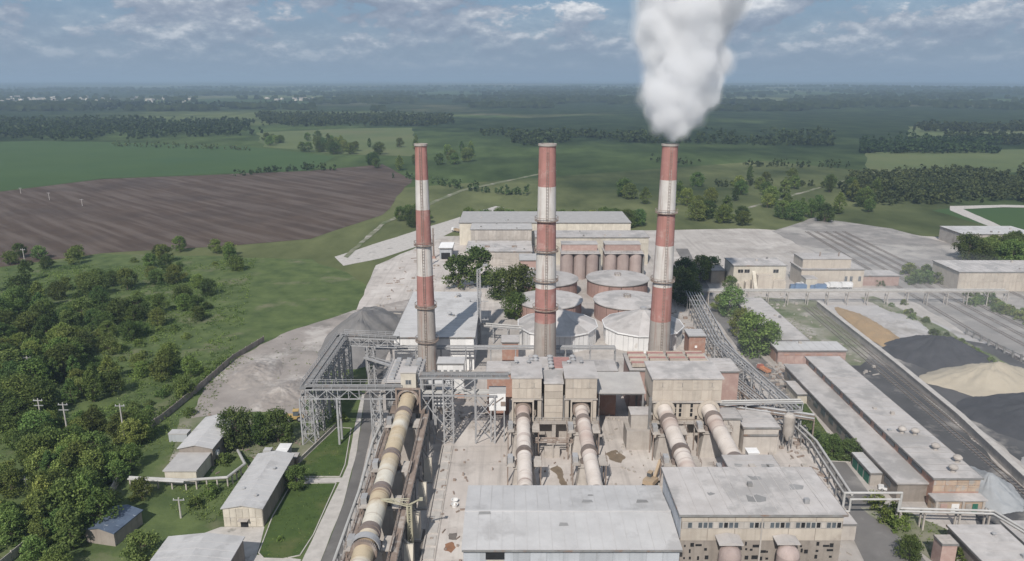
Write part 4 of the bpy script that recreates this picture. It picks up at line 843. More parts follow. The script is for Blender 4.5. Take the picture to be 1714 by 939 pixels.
# buildings behind
t = bld('packing_shed', 'long low shed with a grey felt roof and two roof hatches behind the big trees', 'building', -24, 378, 10.4, 404, 7.8, 'conc', 'roof2')
panels(t, 'S', -17, 17, 0.3, 7.5, 9, 2, 'conc')
for xx in (-6.5, 8): MB().box(-1.3, -.8, 8.12, 1.3, .8, 8.9).build('roof_hatch', M['rusty'], t, (xx, -3, 0))
door(t, 'S', 4, 7, 4.4, 'steeld'); door(t, 'S', -9, 5, 3.6, 'steeld')
t = bld('loading_hall', 'grey corrugated hall with a parapet rising behind the long low shed', 'building', -23, 407, 11, 424, 13.8, 'conc', 'roofg')
panels(t, 'S', -16.9, 16.9, 8, 13.6, 17, 1, 'conc'); win(t, 'S', (-3.2,), 11.6, 1.2, 3.6, bars=0)
t = bld('store_hall', 'farthest long hall with a pale sheet roof, crossing behind the middle chimney', 'building', -31, 430, 70, 468, 13.2, 'cream', 'roofg')
t = bld('crane_hall', 'long hall with a beige upper wall directly behind the silos', 'building', 12.5, 382, 72, 400, 14.5, 'cream', 'roof2')
panels(t, 'S', -29.6, 29.6, 11.4, 14.2, 10, 1, 'cream')
t = bld('brick_lean_to', 'small brick lean-to with two stepped roofs at the right end of the long low shed', 'building', 4.0, 362, 12.6, 376, 7.0, 'brickp', 'roof'); MB().box(-4.6, -9.2, 0, 3.0, -7.02, 3.2).build('porch', M['conc'], t); MB().box(-4.9, -9.6, 3.203, 3.2, -7.03, 3.5).build('porch_roof', M['roof'], t)
# hangar behind the slim chimney
t = bld('clinker_hall', 'big grey hall with a slightly sloping roof and white front behind the slim left chimney', 'building', -39.5, 234, -12.8, 288, 11.6, 'white', 'roof', over=0.5)
panels(t, 'S', -13.2, 13.2, 4.2, 11.4, 10, 1, 'white', 'cladding_sheet'); panels(t, 'E', -26.5, 26.5, 3.5, 11.3, 14, 1, 'metalw', 'cladding_sheet')
vents(t, [(-5, 14, 11.9), (3.5, -4, 11.9), (5, 20, 11.9), (-8, 22, 11.9)], 1.2)
bld('brick_pump_house', 'small dusty brick pump house left of the middle chimney, behind the pipe bridge', 'building', -3.4, 240, 2.2, 247, 7.6, 'brick', 'roof2')
t = bld('brick_pump_house', 'small dusty brick pump house with pale roof at the right conical store', 'building', 62.6, 247, 68.4, 254, 7.4, 'brick', 'roof'); MB().box(-.4, -.2, 0, .4, 0, .8).build('lamp_box', M['white'], t, (-.4, -3.52, 3.2))
t = bld('gatehouse', 'small dark shed with a white roof far left of the long low shed', 'building', -39.5, 394, -33, 408, 6.0, 'metalw', 'white', over=.6)
MB().box(-2.4, -.25, 0, 2.4, 0, 3.6).build('doorway', M['dark'], t, (0, -7.02, 0))

# ------------------------------------------------------------------ trestles, pipe racks, masts
def truss(b, p, q, dep, n, w=0.16):
    """planar truss hanging below the line p-q"""
    p = Vector(p); q = Vector(q); dn = Vector((0, 0, -dep)); b.bar(p, q, w * 1.5); b.bar(p + dn, q + dn, w * 1.5)
    for i in range(n):
        a = p.lerp(q, i / n); c = p.lerp(q, (i + 1) / n); b.bar(a, a + dn, w); b.bar(*((a, c + dn) if i % 2 else (a + dn, c)), w)
    b.bar(q, q + dn, w)
def lattice_tower(x, y, w_, d_, z1, par, m='steel', n=None, name='tower', z0=0.0):
    n = n or max(2, int((z1 - z0) / 3))
    cs = [(x - w_ / 2, y - d_ / 2), (x + w_ / 2, y - d_ / 2), (x + w_ / 2, y + d_ / 2), (x - w_ / 2, y + d_ / 2)]
    o = None
    for c in cs:
        g = MB().bar((*c, z0), (*c, z1), 0.34).build('leg', M[m], par)
    b = MB()
    for k in range(n):
        a0 = z0 + (z1 - z0) * k / n; a1 = z0 + (z1 - z0) * (k + 1) / n
        for i in range(4):
            c, e = cs[i], cs[(i + 1) % 4]
            if math.dist(c, e) < 0.1: continue
            b.bar((*c, a1), (*e, a1), 0.15); b.bar((*c, a0), (*e, a1), 0.13); b.bar((*e, a0), (*c, a1), 0.13)
    b.build('bracing', M[m], par)
t = thing('conveyor_trestle', 'U-shaped grey lattice trestle carrying a conveyor gallery over the left road', 'trestle', (0, 0, 0))
cor = [Vector((-29, 182.5, 16)), Vector((-54.5, 182.5, 16)), Vector((-54.0, 223.5, 16)), Vector((-36, 221.0, 16))]
for a, c in zip(cor[:-1], cor[1:]):
    d = (c - a).normalized(); s = Vector((-d.y, d.x, 0)) * 1.7; nb = max(4, int((c - a).length / 2.6))
    b = MB(); ex = d * 1.6; p0 = a - ex * (a != cor[0]); p1 = c + ex * (c != cor[-1]) * 0
    b.add([p0 - s, p0 + s, p1 + s, p1 - s, p0 - s + Vector((0, 0, .18)), p0 + s + Vector((0, 0, .18)), p1 + s + Vector((0, 0, .18)), p1 - s + Vector((0, 0, .18))], [(0, 3, 2, 1), (4, 5, 6, 7), (0, 1, 5, 4), (1, 2, 6, 5), (2, 3, 7, 6), (3, 0, 4, 7)])
    b.build('deck', M['steeld'], t)
    for g in (-1, 1):
        b = MB(); truss(b, a + s * g, c + s * g, 2.6, nb); b.build('truss', M['steel'], t)
        b = MB(); rail_line(b, a + s * g, c + s * g, 16.15, 1.3, 2.2, .1); b.build('railing', M['steel'], t)
    b = MB()
    for i in range(nb + 1):
        m_ = a.lerp(c, i / nb) + Vector((0, 0, -2.6)); b.bar(m_ - s, m_ + s, .15)
    b.build('cross_beams', M['steel'], t)
    b = MB(); b.bar(a + Vector((0, 0, .45)), c + Vector((0, 0, .45)), 1.3, .3); b.build('belt', M['steeld'], t)
lattice_tower(-54.5, 182.5, 3.4, 3.4, 13.4, t)
for xx in (-46.4,):
    for yy in (181, 184): MB().bar((xx, yy, 0), (xx, yy, 13.4), .5).build('leg', M['steel'], t)
    b = MB(); b.bar((xx, 181, 6), (xx, 184, 10), .16); b.bar((xx, 184, 6), (xx, 181, 10), .16); b.bar((xx, 181, 10), (xx, 184, 10), .16); b.bar((xx, 181, 13.4), (xx + 4, 181, 13.2), .16); b.build('bracing', M['steel'], t)
lattice_tower(-36.2, 182.5, 2.4, 3.0, 13.4, t)
for yy in (190, 197, 204, 211, 218): lattice_tower(-54.3, yy, 3.2, 1.6, 13.4, t, n=4)
lattice_tower(-53.6, 223, 3.4, 3.4, 13.4, t); lattice_tower(-45, 222.3, 2.0, 3.0, 13.4, t)
b = MB(); b.bar((-47, 221, 9.5), (-35, 208, 11.5), .9, .5); b.bar((-47, 223.4, 9.5), (-35, 210.4, 11.5), .25); b.build('inclined_duct', M['steel'], t)
b = MB()
for yy in range(186, 222, 4): b.bar((-56, yy, 0.2), (-56, yy + 4, 13), .16); b.bar((-52.6, yy + 4, .2), (-52.6, yy, 13), .16)
b.build('long_brace', M['steel'], t)
t = thing('pipe_trestle', 'grey steel pipe trestle with a lattice tower between the long kiln and the middle pair', 'trestle', (0, 0, 0))
for yy in (181.5, 185):
    b = MB(); b.bar((-24.5, yy, 19.0), (-0.6, yy, 19.0), .45); b.bar((-24.5, yy, 14.0), (-4, yy, 14.0), .35); b.bar((-24.5, yy, 17.2), (-16, yy, 17.2), .25); b.build('beam', M['steel'], t)
b = MB(); b.box(-24.5, 181.4, 19.23, -1.0, 185.1, 19.4); b.build('deck', M['steeld'], t)
b = MB()
for k in range(6): b.box(-21.5 + k * 1.6, 184.6, 19.4, -20.6 + k * 1.6, 185.1, 19.9)
b.build('cable_boxes', M['steeld'], t)
lattice_tower(-17.0, 183.2, 2.5, 3.5, 19.0, t, n=8)
for xx in (-24, -21):
    for yy in (181.5, 185): MB().bar((xx, yy, 0), (xx, yy, 19), .36).build('leg', M['steel'], t)
b = MB(); b.bar((-24, 181.4, 14), (-21, 181.4, 9), .2); b.bar((-21, 181.4, 9), (-17.8, 181.4, 5), .2); b.bar((-21, 181.4, 5), (-24, 181.4, 9), .2); b.bar((-24, 181.4, 4), (-18.2, 181.4, .5), .2); b.bar((-21, 181.4, 14), (-24, 181.4, 9), .2); b.build('bracing', M['steel'], t)
for xx in (-9.8, -4.6):
    for yy in (181.5, 185): MB().bar((xx, yy, 0), (xx, yy, 19 if xx < -6 else 14), .38).build('leg', M['steel'], t)
b = MB()
for yy in (181.3, 185.2):
    for z0 in (0.3, 7): b.bar((-9.8, yy, z0), (-4.6, yy, z0 + 6.6), .17); b.bar((-4.6, yy, z0), (-9.8, yy, z0 + 6.6), .17)
    b.bar((-15.8, yy, 14), (-9.8, yy, 18.8), .17); b.bar((-15.8, yy, 18.8), (-9.8, yy, 14), .17)
b.build('bracing', M['steel'], t)
b = MB()
for k, yy in enumerate((182.2, 183.2, 184.2)): b.tube([(-24.5, yy, 14.45), (-4, yy, 14.45)], .26)
b.build('pipes', M['pipe'], t, smooth=True)
rl = MB(); rail_line(rl, (-24.5, 181.4), (-1, 181.4), 19.4, 1.1, 2, .09); rl.build('railing', M['steel'], t)
def pipe_bridge(name, label, pts, z, npipes, pr, step, m='steel', pm='pipe', group=None, half=1.2, cat='pipe bridge', bents=1):
    t = thing(name, label, cat, (0, 0, 0), 0, group); pts = [Vector((p[0], p[1], z)) for p in pts]
    b = MB(); tb = MB()
    for a, c in zip(pts[:-1], pts[1:]):
        d = (c - a).normalized(); s = Vector((-d.y, d.x, 0)); n = max(1, round((c - a).length / step))
        for i in range(n + 1):
            q = a.lerp(c, i / n); g = MB()
            for k in (-1, 1): e = q + s * half * k; g.bar((e.x, e.y, 0), (e.x, e.y, z), .3)
            g.bar(q + s * (half + .5), q - s * (half + .5), .28)
            if bents and z > 4: g.bar(q + s * half + Vector((0, 0, -z * .9)), q - s * half + Vector((0, 0, -.3)), .14); g.bar(q + s * (half + .3) + Vector((0, 0, -1.8)), q - s * (half + .3) + Vector((0, 0, -1.8)), .2)
            g.build('bent', M[m], t)
        for k in (-1, 1): b.bar(a + s * half * k + Vector((0, 0, .1)), c + s * half * k + Vector((0, 0, .1)), .3)
    b.build('girder', M[m], t)
    for j in range(npipes):
        off = (j - (npipes - 1) / 2) * (2 * half / max(1, npipes - 1) if npipes > 1 else 0); line = []
        for i, q in enumerate(pts):
            d = (pts[min(i + 1, len(pts) - 1)] - pts[max(i - 1, 0)]).normalized(); s = Vector((-d.y, d.x, 0)); line.append(q + s * off + Vector((0, 0, .25 + pr)))
        MB().tube(line, pr * (1 if j % 2 else .72), 8).build('pipe', M[pm], t, smooth=True)
    return t
pipe_bridge('pipe_bridge', 'straight pipe bridge crossing in front of the white hall front and behind the three chimneys', [(-48, 229.5), (34, 229.5)], 9.6, 3, .2, 8, 'steel', 'steel')
pipe_bridge('pipe_bridge', 'short pipe bridge from the big grey hall to the left conical store', [(-12, 262), (4, 258)], 6.5, 2, .28, 5.5, 'steel', 'pipe')
pipe_bridge('pipe_bridge', 'long low pipe bridge on many posts crossing the far storage yard on the right', [(68, 309.5), (215, 309.5)], 6.0, 2, .3, 8.6, 'conc', 'pipe')
pipe_bridge('pipe_rack', 'dense rack of grey pipes beside the right road, behind the red radiators', [(77.5, 306), (72.0, 246), (71.5, 214)], 7.0, 6, .2, 6.5, 'steeld', 'steel', 'pipe racks by the right road', 2.8)
pipe_bridge('pipe_rack', 'long straight rack of pale pipes between the wide beige inlet building and the right road', [(70.2, 236), (76.3, 184)], 8.6, 4, .22, 6, 'steel', 'steel', 'pipe racks by the right road', 1.6)
pipe_bridge('pipe_rack', 'tangle of rusty low pipes under the straight rack at the right kilns', [(66.5, 216), (72.5, 184)], 6.2, 5, .2, 5, 'rusty', 'steel', 'pipe racks by the right road', 1.9)
pipe_bridge('pipe_line', 'pair of pale pipes on low posts along the right road, behind the mill building', [(77.3, 190), (78.8, 176), (76.6, 150)], 3.2, 2, .3, 5, 'steeld', 'pipe', None, .8, 'pipeline', 0)
pipe_bridge('pipe_bridge', 'thin crosswise pipe bridge from the right kilns to the roadside rack', [(56, 186.5), (79.5, 187.5)], 9.4, 2, .25, 7.5, 'steel', 'pipe', None, .7)
pipe_bridge('pipe_bridge', 'rusty crosswise pipe bridge lower than the thin one near the right kilns', [(57.5, 190.5), (80.8, 181.5)], 7.4, 2, .32, 7, 'rusty', 'steel', None, 1.2)
pipe_bridge('pipe_rack', 'pair of grey pipes on bent posts between the left road and the long kiln', [(-33.4, 120), (-33.6, 150), (-34.8, 172), (-34.4, 181)], 5.0, 2, .35, 6, 'steel', 'pipe', None, .8)
# right kilns: boxes on the cluttered side
t = bld('fan_house', 'low pale concrete fan house with a ledge, right of the wide beige inlet building', 'building', 60.5, 176, 69.5, 186, 7.4, 'conc', 'roof2'); MB().box(-4.6, -5.4, 5.2, 4.6, -5.02, 5.6).build('ledge', M['steeld'], t)
t = bld('cable_house', 'small pale flat-roofed house tucked between the fan house and the rightmost kiln', 'building', 55.6, 178, 60, 184, 9.0, 'conc', 'roof2')
q = thing('settling_silo', 'slim grey silo with a conical foot beside the roadside pipe rack', 'silo', (73, 178.5, 0)); MB().lathe([(.4, 2.6), (1.5, 4.8), (1.5, 9.6), (.9, 10.3), (.01, 10.4)], 18).build('drum', M['conc'], q, smooth=True)
for a in range(4): MB().bar((1.2 * math.cos(a * 1.57), 1.2 * math.sin(a * 1.57), 0), (1.2 * math.cos(a * 1.57), 1.2 * math.sin(a * 1.57), 5), .22).build('leg', M['steeld'], q)
q = thing('white_cabin', 'small white control cabin on a stand at the end of the rightmost kiln', 'cabin', (60.4, 168.5, 0)); MB().box(-1.3, -1.2, 2.2, 1.3, 1.2, 4.8).build('cabin_wall', M['white'], q); MB().box(-1.5, -1.4, 4.803, 1.5, 1.4, 5.0).build('roof', M['white'], q); MB().box(-.3, -1.28, 3.1, .8, -1.19, 4.3).build('window', M['glass'], q)
for sx in (-1.1, 1.1):
    for sy in (-1, 1): MB().bar((sx, sy, 0), (sx, sy, 2.2), .2).build('leg', M['steel'], q)
# walkways of the long kiln
def walkway(label, x, y0, y1, z0, z1, wd, m, par_posts=7.0):
    t = thing('kiln_walkway', label, 'walkway', (x, y0, 0)); n = int((y1 - y0) / par_posts); f = lambda s: z0 + (z1 - z0) * s
    MB().add([(-wd, 0, z0), (wd, 0, z0), (wd, y1 - y0, z1), (-wd, y1 - y0, z1), (-wd, 0, z0 + .25), (wd, 0, z0 + .25), (wd, y1 - y0, z1 + .25), (-wd, y1 - y0, z1 + .25)], [(0, 3, 2, 1), (4, 5, 6, 7), (0, 1, 5, 4), (1, 2, 6, 5), (2, 3, 7, 6), (3, 0, 4, 7)]).build('deck', M[m], t)
    for g in (-1, 1):
        b = MB(); truss(b, (g * wd, 0, z0), (g * wd, y1 - y0, z1), 1.5, n * 2, .13); b.build('truss', M['steeld'], t)
        b = MB()
        for i in range(n * 3 + 1):
            s = i / (n * 3); b.bar((g * wd, s * (y1 - y0), f(s)), (g * wd, s * (y1 - y0), f(s) + 1.3), .09)
        b.bar((g * wd, 0, z0 + 1.3), (g * wd, y1 - y0, z1 + 1.3), .1); b.bar((g * wd, 0, z0 + .75), (g * wd, y1 - y0, z1 + .75), .08); b.build('railing', M[m], t)
    for i in range(n + 1):
        s = i / n
        for g in (-1, 1): MB().bar((g * wd, s * (y1 - y0), 0), (g * wd, s * (y1 - y0), f(s)), .28).build('post', M['steeld'], t)
walkway('long brownish catwalk with railings on the right side of the long rusty kiln', -22.6, 112, 178, 6.6, 10.2, .8, 'rusty')
walkway('pinkish pipe catwalk on the left side of the long rusty kiln', -31.6, 112, 176, 5.8, 9.0, .6, 'rusty')
for i, yy in enumerate((163, 151.5, 139.5, 128)):
    q = thing('concrete_wedge', ('pale concrete wedge pier under the long kiln, farthest from the viewer', 'pale concrete wedge pier under the long kiln, second from the far end', 'pale concrete wedge pier under the long kiln, just behind the yellow crane', 'pale concrete wedge pier under the long kiln, in front of the yellow crane')[i], 'pier', (-20.6, yy, 0), 0, 'wedge piers of the long kiln')
    MB().prof([(-1.6, 0), (1.6, 0), (1.6, 5.2), (.6, 5.6)], -.9, .9).build('wedge', M['cream'], q)
    MB().box(-1.2, -2.0, -.02, 1.2, 2.0, .45).build('footing', M['conc'], q)
    MB().bar((0, 1.1, 5.3), (-1.4, 1.1, 8.2 - i * .5), .4).build('strut', M['steeld'], q)
q = thing('service_crane', 'pale yellow lattice jib crane beside the lower end of the long rusty kiln', 'crane', (-20.9, 133.5, 0))
lattice_tower(0, 0, .8, .8, 11.3, q, 'olive', n=7)
b = MB()
for s in (-.35, .35): b.bar((0, s, 11.2), (-5.8, s * .4, 12.6), .17); b.bar((0, s, 12.6), (-5.8, s * .4, 12.7), .13)
for i in range(6): b.bar((-i, .2, 11.2 + i * .25), (-i - 1, -.2, 12.6), .1)
b.build('jib', M['olive'], q); b = MB(); b.bar((0, 0, 11.5), (2.6, 0, 12.9), .24); b.box(2.1, -.3, 12.5, 2.8, .3, 13.0); b.build('counter_jib', M['olive'], q); b = MB(); b.bar((-5.5, 0, 12.4), (-5.5, 0, 9.5), .07); b.build('hoist_rope', M['dark'], q)
# masts
q = thing('light_mast', 'tall grey lattice light mast with crossarms left of the middle chimney', 'mast', (-12, 258, 0)); lattice_tower(0, 0, 1.1, 1.1, 29, q, 'steel', n=14)
b = MB()
for z in (10, 17, 22): b.bar((-3.4, 0, z), (3.4, 0, z), .22); [b.bar((s, 0, z), (s, 0, z + .7), .18) for s in (-3.2, -1.8, 1.8, 3.2)]
b.build('crossarm', M['steel'], q); b = MB(); b.bar((0, 0, 29), (2.4, 0, 30.6), .3); b.box(1.6, -.5, 30.4, 3.2, .5, 31); b.build('floodlight', M['steel'], q)
for i, (xx, yy, hh) in enumerate(((-45.5, 372, 20), (-43, 396, 17))):
    q = thing('chimney_stack', ('thin rusty stack standing alone on the bare back yard, nearer one', 'thin rusty stack on the bare back yard, farther one by the white-roofed shed')[i], 'stack', (xx, yy, 0), 0, 'thin rusty stacks'); MB().cyl((0, 0, 0), (0, 0, hh), .55, .35, 12).build('stack_pipe', M['rusty'], q, smooth=True); MB().box(-.9, -.9, 0, .9, .9, 1.2).build('base', M['brick'], q); MB().lathe([(.4, hh - 4), (.9, hh - 4), (.9, hh - 3.7), (.4, hh - 3.7)], 12).build('ring_platform', M['rusty'], q)

# ------------------------------------------------------------------ left side buildings
t = bld('gabled_store', 'long pale gabled store with a beige panelled front beside the mown lawn', 'building', -63.2, 143, -54.6, 167, 4.6, 'cream', 'roof', 'gy', .75, .35)
panels(t, 'S', -4.25, 4.25, .15, 4.55, 6, 2, 'cream'); panels(t, 'E', -11.8, 11.8, .15, 4.4, 9, 1, 'brickg')
win(t, 'S', (-2.5, 2.2), 1.9, .9, .8); MB().box(-.8, -.2, 0, .8, 0, 1.9).build('doorway', M['dark'], t, (.2, -12.02, 0)); MB().box(-1.1, -1.2, 2.0, 1.1, -.02, 2.15).build('door_canopy', M['conc'], t, (.2, -12.05, 0))
vents(t, [(2.2, 4, 4.95), (-2, -5, 4.95), (1.8, -8, 5.0)], .55)
t = bld('gabled_store', 'smaller grey gabled store with a low flat annex at the left, by the trees', 'building', -84.2, 169.5, -75.8, 187, 5.0, 'brickg', 'roof', 'gy', .9, .35)
MB().box(-4.0, -17.6, 0, 3.6, -8.78, 3.6).build('annex_wall', M['cream'], t); MB().box(-4.3, -17.9, 3.603, 3.9, -8.79, 3.9).build('annex_roof', M['roofg'], t)
for yy in (-5, -1, 3): obj('window', cached(('winE',), lambda: MB().box(-.6, -.08, -.5, .6, .01, .5).mesh('window', M['glass'])), t, (4.2, yy, 2.6), None, math.pi / 2)
MB().box(-.3, -.5, 0, .3, .5, 1.0).build('wall_box', M['white'], t, (4.5, -6.5, 2.2))
t = bld('gabled_garage', 'wide pale ribbed gabled garage cut off by the bottom edge, left of the lawn', 'building', -69.5, 108, -54.6, 131.3, 5.2, 'brickg', 'roof', 'gy', .8, .35)
b = MB()
for k in range(8): b.box(-7.5, -11 + k * 3.05, 0, -7.4, -10.85 + k * 3.05, .1)
panels(t, 'E', -11.4, 11.4, .2, 5.0, 8, 1, 'brickg')
t = bld('blue_shed', 'small tilted shed with a dark blue roof patched white, among the left trees', 'shed', -89.5, 136.5, -82.5, 145, 3.2, 'brickg', 'bluegrey', 'gy', .8, .3)
t.rotation_euler.z = R(-12)
t = bld('sheet_shed', 'tiny pale sheet shed under the foot of the conveyor trestle, larger one', 'shed', -60.6, 170.5, -57.8, 176, 2.6, 'metalw', 'white', 'flat', over=.2, group='tiny sheds under the trestle')
bld('sheet_shed', 'tiny brown hut beside the pale sheet shed at the trestle foot', 'shed', -56.6, 170, -54.8, 172.4, 1.9, 'wood', 'roof2', 'flat', over=.15, group='tiny sheds under the trestle')
bld('sheet_shed', 'tiny white box hut left of the pale sheet shed at the trestle foot', 'shed', -64.6, 174, -62.8, 175.8, 1.6, 'white', 'roof', 'flat', over=.1, group='tiny sheds under the trestle')
bld('metal_container', 'small grey container left of the smaller gabled store', 'container', -93, 182.5, -88, 185, 2.2, 'metalw', 'roof', 'flat', over=.08)
t = thing('ground_pipe', 'pale lagged pipe on short posts running past the smaller gabled store annex', 'pipeline', (0, 0, 0))
pp = [Vector(p) for p in ((-92, 159.5, 2.6), (-78, 158.2, 2.6), (-68.5, 159.5, 2.6), (-66.5, 166, 2.6), (-72, 176, 1.0))]
MB().tube(pp, .36, 8).build('pipe', M['pipe'], t, smooth=True); MB().tube([p + Vector((0, -.8, 0)) for p in pp[:2]], .25, 8).build('pipe', M['pipe'], t, smooth=True)
for a, c in zip(pp[:3], pp[1:4]):
    for i in range(4): q = a.lerp(c, i / 4); MB().bar((q.x, q.y, 0), (q.x, q.y, 2.4), .3).build('post', M['conc'], t)
t = thing('low_wall', 'low concrete wall around the dirt yard at the trestle foot', 'wall', (0, 0, 0))
wl = [(-49.8, 191), (-54.6, 171.2), (-59.5, 170.4)]
for a, c in zip(wl[:-1], wl[1:]):
    n = int(math.dist(a, c) / 2.5)
    for i in range(n):
        p = Vector(a).lerp(Vector(c), i / n); q = Vector(a).lerp(Vector(c), (i + .96) / n); MB().bar((p.x, p.y, .6), (q.x, q.y, .6), .25, 1.2).build('wall_panel', M['conc'], t)
def fence(label, pts, hh, step, m):
    t = thing('concrete_fence', label, 'fence', (pts[0][0], pts[0][1], 0), 0, 'concrete fence runs'); o = Vector(pts[0]); r = hs(len(pts))
    for a, c in zip(pts[:-1], pts[1:]):
        a = Vector(a); c = Vector(c); n = max(1, round((c - a).length / step)); ang = math.atan2((c - a).y, (c - a).x); L_ = (c - a).length / n
        me = cached(('fp', round(L_, 2), hh, m), lambda: MB().box(.12, -.07, 0, L_ - .12, .07, hh).box(.25, -.11, .3, L_ - .25, .11, hh - .3).mesh('fence_panel', M[m]))
        pm = cached(('fpost', hh, m), lambda: MB().box(-.12, -.14, 0, .12, .14, hh + .15).mesh('post', M[m]))
        for i in range(n):
            q = a.lerp(c, i / n) - o; obj('fence_panel', me, t, (q.x, q.y, -r.uniform(0, .1)), None, ang); obj('post', pm, t, (q.x, q.y, 0), None, ang)
    return t
fence('grey concrete panel fence along the edge of the spoil ground at the wood', [(-93, 262), (-97.5, 243), (-99, 215), (-100.5, 196), (-103.5, 181)], 2.2, 4, 'brickg')
fence('short weathered concrete fence between the wood and the pale lagged pipe', [(-96.5, 165), (-94.5, 155)], 2.2, 3.5, 'conc')
fence('weathered concrete fence at the bottom left corner below the wood', [(-101, 141), (-102.5, 128), (-103, 112)], 2.2, 3.5, 'conc')
# ------------------------------------------------------------------ right side buildings
t = bld('workshop_hall', 'long hall with two stepped grey roof strips and a patched brick front', 'building', 96.2, 151, 106.8, 227, 7.2, 'brick', 'roof2', over=.4)
t['_a'] = 5.3; t['_d'] = 38
MB().box(-12.2, -36, 0, -5.33, 37.2, 4.8).build('lower_wall', M['brickg'], t); MB().box(-12.7, -36.5, 4.803, -5.32, 37.6, 5.15).build('lower_roof', M['roof2'], t)
for k in range(11): blk('clerestory_window', -5.45, -33 + k * 6.4, 5.6, -5.31, -28.6 + k * 6.4, 6.7, 'glass', t)
for k in range(13): blk('lower_window', -12.32, -33 + k * 5.4, 2.0, -12.19, -30.2 + k * 5.4, 3.6, 'glass', t)
panels(t, 'S', -5.3, 5.3, 3.9, 7.1, 4, 2, 'ochre')
win(t, 'S', (0.2, 3.6), 5.6, 1.5, 1.1, bars=2); win(t, 'S', (1.9,), 5.6, .8, 1.0)
blk('front_annex', -5.9, -40.7, 0, 5.2, -38.02, 3.3, 'ochre', t); blk('annex_roof', -6.3, -41.2, 3.303, 5.6, -38.12, 3.6, 'roof2', t)
for u, w_, m, lb in ((-3.9, 1.5, 'brickp', None), (-1.3, 1.7, 'white', 'pale closed gate'), (1.7, 1.3, 'conc', None), (3.2, 1.2, 'green', 'green door')):
    blk('door', u - w_ / 2, -40.85, 0, u + w_ / 2, -40.69, 2.4, m, t)
for u in (-5.6, .4, 5.0): blk('pilaster', u - .25, -41.0, 0, u + .25, -40.68, 3.29, 'conc', t)
def mush(): 
    b = MB(); b.cyl((0, 0, 0), (0, 0, .9), .5, .5, 12); b.lathe([(.2, .9), (1.0, .95), (1.05, 1.35), (.6, 1.8), (.01, 1.9)], 14); return b.mesh('roof_vent', M['conc'], True)
for xx, yy in ((-1.6, -16), (1.2, -17), (2.0, -25), (3.9, -31), (.3, -35.5)): obj('roof_vent', cached('mush', mush), t, (xx, yy, 7.5))
for yy in (-24, -11, 4, 20): blk('roof_seam', -5.5, yy, 7.53, 5.5, yy + .2, 7.6, 'roof2', t)
bld('side_shed', 'tiny flat-roofed annex with a pale front beside the long workshop hall, by the road bushes', 'shed', 86.4, 207, 91, 216.5, 3.0, 'cream', 'roof2', over=.4)
t = bld('brick_office', 'flat-roofed pinkish brick block with a row of small openings beside the biggest roadside tree', 'building', 91.6, 239.5, 115, 248, 4.8, 'brickp', 'roof', over=.4)
for k in range(6): blk('window_opening', -9.6 + k * 3.7, -4.33, 3.2, -7.8 + k * 3.7, -4.24, 3.7, 'brick', t)
panels(t, 'S', -11.6, 11.6, .1, 3.0, 8, 1, 'brickp')
blk('gate', -11.79, -2, 0, -11.69, 2, 3.2, 'brick', t)
t = bld('long_warehouse', 'long low warehouse with a pale flat roof behind the roadside trees', 'building', 94.5, 250.4, 106, 303, 4.7, 'conc', 'roof2', over=.4)
for k in range(12): blk('lower_window', -5.85, -23 + k * 4, 2.0, -5.74, -21 + k * 4, 3.4, 'glass', t)
t = bld('ruined_plant', 'cream half-ruined block with broken walls behind the long pipe bridge', 'building', 103.5, 335, 128, 350, 11, 'cream', 'roof2', over=.25)
for x0, x1, z1 in ((-2, 5, 7.5), (5.2, 11, 5)): blk('broken_bay', x0, -12, 0, x1, -7.53, z1, 'beige', t)
win(t, 'S', (-9, -6, 7.5), 8.5, 2.4, 1.6, bars=1, pane='dark'); MB().prof([(-14, 0), (-7.55, 0), (-7.55, 8.6)], -3.6, -2.1).build('buttress', M['cream'], t)
for k in range(3): blk('broken_bay', -10 + k * 3, -10.5, 0, -8.2 + k * 3, -7.54, 3 + k * .8, 'beige', t)
bld('small_block', 'small brownish house left of the cream half-ruined block', 'building', 96, 345, 102.4, 357, 6, 'beige', 'roof2')
t = bld('boiler_house', 'pale two-part boiler house with a pinkish front behind the white cars', 'building', 136.5, 338, 166, 352, 8.4, 'beige', 'roof2')
win(t, 'S', (-11, 6.5, 9, 13), 4, 1.2, 2.4, bars=1); blk('annex_wall', -14.7, -13.0, 0, -9.5, -7.03, 5.5, 'cream', t); blk('annex_roof', -14.9, -13.2, 5.503, -9.3, -7.04, 5.8, 'roof2', t)
blk('upper_storey', -13.8, -5, 8.72, 9, 6.6, 13, 'beige', t); blk('upper_roof', -14.1, -5.3, 13.003, 9.3, 6.9, 13.3, 'roof2', t)
for xx in (-4, 5): MB().cyl((xx, 0, 13.3), (xx, 0, 15.4), .3, .3, 10).build('flue', M['rusty'], t)
bld('low_annex', 'low pinkish annex attached right of the pale boiler house', 'building', 166.4, 340, 184, 350, 4.8, 'brickp', 'roof2')
t = bld('engine_shed', 'grey flat-roofed railway shed with a dark gateway at the right edge', 'building', 206, 330, 262, 352, 9.2, 'beige', 'roof2')
blk('porch_wall', 5, -24, 0, 16.5, -11.02, 6.8, 'beige', t); blk('porch_roof', 4.6, -24.4, 6.803, 27.5, -11.03, 7.2, 'roof2', t); blk('porch_wall', 24.6, -23.8, 0, 27, -11.02, 6.8, 'beige', t)
blk('gateway', 16.6, -23.0, 0, 24.5, -22.4, 6.6, 'dark', t)
panels(t, 'S', -28, 4.8, .2, 9, 11, 2, 'beige')
bld('far_store', 'far pale flat-roofed store by the curved access road on the right', 'building', 262, 422, 305, 446, 8, 'conc', 'roof')
t = bld('flat_roof_store', 'wide low store with a greenish grey flat roof at the bottom right corner', 'building', 92, 108, 102.8, 137, 4.0, 'brickg', 'roof2'); vents(t, [(1.8, 11, 4.3)], .6)
